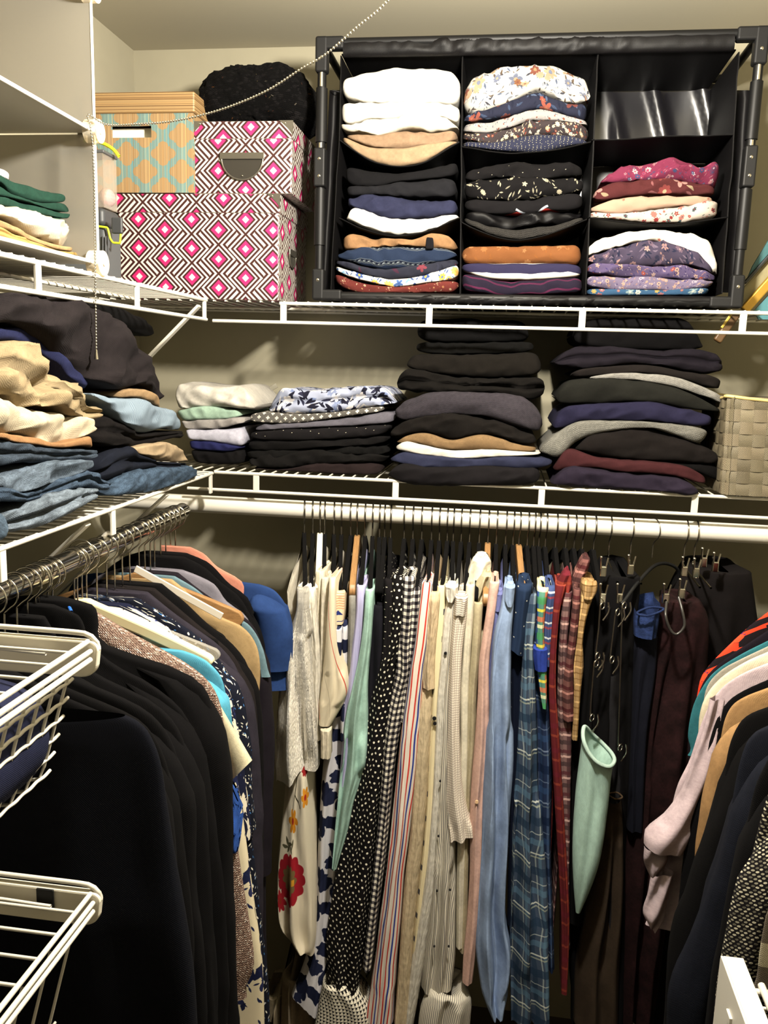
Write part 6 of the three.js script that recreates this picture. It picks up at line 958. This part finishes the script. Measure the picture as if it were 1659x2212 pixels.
// ---------- woven basket at the right end of the lower shelf ----------
{
  const z = 0.315, g = thing('woven_basket', 'square woven reed basket at the right end of the lower back shelf', 'basket');
  const T = atZ(1574, 856, z), B = atZ(1560, 1074, z), hgt = T.y - B.y, Wd = 0.27, y0 = yB + 0.0058, cols = 11, rowsN = 8, dep = 0.24, sideC = 9;
  const tones = ['#5c5441', '#675d4a', '#554d3c', '#6f6652', '#605846'].map(c => std(c, 0.6, 0, { bumpMap: weave, bumpScale: 0.0008 })), tops = [];
  const xAt = f => lerp(T.x, B.x, f), h1 = T.y;
  part('liner', (() => { const grid = []; for (let i = 0; i <= 6; i++) { const f = i / 6, y = lerp(h1 - 0.004, y0 + 0.002, f), x0 = xAt(f) + 0.006, x1 = x0 + Wd - 0.012, za = z - 0.006, zb = z - dep + 0.006; grid.push([V(x0, y, za), V(x1, y, za), V(x1, y, zb), V(x0, y, zb), V(x0, y, za)]); } const c = grid[6].reduce((s, p) => s.add(p.clone().multiplyScalar(0.2)), V(0, 0, 0)); grid.push(grid[6].map(p => p.clone().lerp(c, 0.99))); return gridGeo(grid, (i, j) => [j * 0.2, i * 0.03]); })(), std('#3a2f22', 0.9, 0, { side: THREE.DoubleSide }), g, 'dark inside of the basket');
  const tile = (P, i, j, ou) => { const gr = [], over = (i + j) % 2; for (let a = 0; a <= 4; a++) { const r = []; for (let b = 0; b <= 4; b++) { const u = a / 4, v = b / 4, bulge = (over ? Math.sin(Math.PI * u) : Math.sin(Math.PI * v)) * 0.0016 + (over ? 0.0008 : 0); r.push(P(u, v, bulge)); } gr.push(r); } return gridGeo(gr, (a, b) => over ? [a * 0.006, b * 0.004] : [b * 0.006, a * 0.004]); };
  for (let j = 0; j < rowsN; j++) {
    for (let i = 0; i < cols; i++) part('reed', tile((u, v, d) => { const f = (j + v) / rowsN, s = (i + u) / cols; return V(xAt(f) + s * Wd, lerp(h1, y0, f), z + d - 0.012 * Math.pow(Math.abs(2 * s - 1), 10)); }, i, j), tones[Math.floor(hash(i, j, 1) * 5)], g);
    for (let i = 0; i < sideC; i++) part('reed', tile((u, v, d) => { const f = (j + v) / rowsN, s = (i + u) / sideC; return V(xAt(f) - d + 0.012 * Math.pow(Math.abs(2 * s - 1), 10), lerp(h1, y0, f), z - s * dep); }, i, j), tones[Math.floor(hash(i, j, 2) * 5)], g);
  }
  const rim = [], sag = (s) => -0.008 * Math.sin(Math.PI * s); for (let i = 0; i <= 8; i++) rim.push(V(xAt(0) + Wd * i / 8, h1 + sag(i / 8), z - (i === 0 || i === 8 ? 0.01 : 0))); for (let i = 1; i < 8; i++) rim.push(V(xAt(0) + Wd, h1 + sag(i / 8), z - dep * i / 8)); for (let i = 0; i <= 8; i++) rim.push(V(xAt(0) + Wd * (1 - i / 8), h1 + sag(i / 8), z - dep)); for (let i = 1; i < 8; i++) rim.push(V(xAt(0), h1 + sag(i / 8), z - dep * (1 - i / 8)));
  part('rim', tube(rim, 0.0035, 160, 8, true), std('#b8a46c', 0.5), g, 'corded rim');
  settle(g);
}
// ---------- teal panel with gilt edge leaning right of the organizer ----------
{
  const g = thing('framed_panel', 'teal panel with a gilt frame leaning right of the cubby organizer', 'frame');
  const z = 0.2, A = atZ(1606, 672, z), B = atZ(1720, 545, z), C = atZ(1608, 612, z), D = atZ(1720, 485, z), gold = std('#b58f3c', 0.35, 0.6), q = (px, py) => atZ(px, py, z - 0.005);
  part('frame_bar', strap(A, B, 0.02, 0.014), gold, g);
  part('frame_bar', strap(C, D, 0.006, 0.012), std('#14191a', 0.5), g, 'thin black edge bar');
  const s = [q(1612, 600), q(1720, 470), q(1720, 440), q(1640, 545)]; const geo = (pts, zz, th) => { const sh = new THREE.Shape(); pts.forEach((p, i) => sh[i ? 'lineTo' : 'moveTo'](p.x, p.y)); return new THREE.ExtrudeGeometry(sh, { depth: th, bevelEnabled: false }).translate(0, 0, zz); };
  part('panel', geo([q(1610, 612), q(1720, 487), q(1720, 420), q(1625, 575)], z - 0.008, 0.006), std('#2f5a5e', 0.5), g, 'teal panel above the black edge');
  part('panel', geo([q(1628, 672), q(1720, 575), q(1720, 690), q(1640, 690)], z - 0.012, 0.006), std('#3f7078', 0.5), g, 'teal panel below the gilt bar');
  part('backing', geo([q(1606, 655), q(1720, 535), q(1720, 495), q(1609, 620)], z - 0.014, 0.006), std('#7d7657', 0.7), g);
  settle(g);
  const h = thing('wooden_pole', 'dark wooden pole end with a yellow stripe poking below the upper shelf at right', 'pole');
  const a = atZ(1548, 738, 0.26), b = atZ(1592, 676, 0.26); part('pole', strap(a, b, 0.017, 0.012), std('#4a3418', 0.5), h);
  part('stripe', strap(a.clone().lerp(b, 0.4).add(V(-0.008, 0.004, 0.006)), b.clone().add(V(-0.008, 0.004, 0.006)), 0.005, 0.004), std('#a88f38', 0.4), h); settle(h);
}
{
  const g = thing('shelf_bracket', 'small grey wall bracket standing between the two left piles on the lower back shelf', 'bracket');
  part('arm', strap(atZ(548, 862, 0.06), atZ(598, 832, 0.04), 0.012, 0.004), std('#8f8a7a', 0.5), g); part('clip_base', box(0.375, 0.392, yB + 0.005, yB + 0.1, 0.02, 0.05, 0.004), std('#a39d8c', 0.5), g); settle(g);
}
for (const o of scene.children) if (o.userData.label && o.userData.label.split(/\s+/).length > 16) console.log('LONG', o.name, o.userData.label);
{ const seen = {}; for (const o of scene.children) { const l = o.userData.label; if (l && seen[l]) console.log('SAME', l); seen[l] = 1; } }
renderer.render(scene, camera);
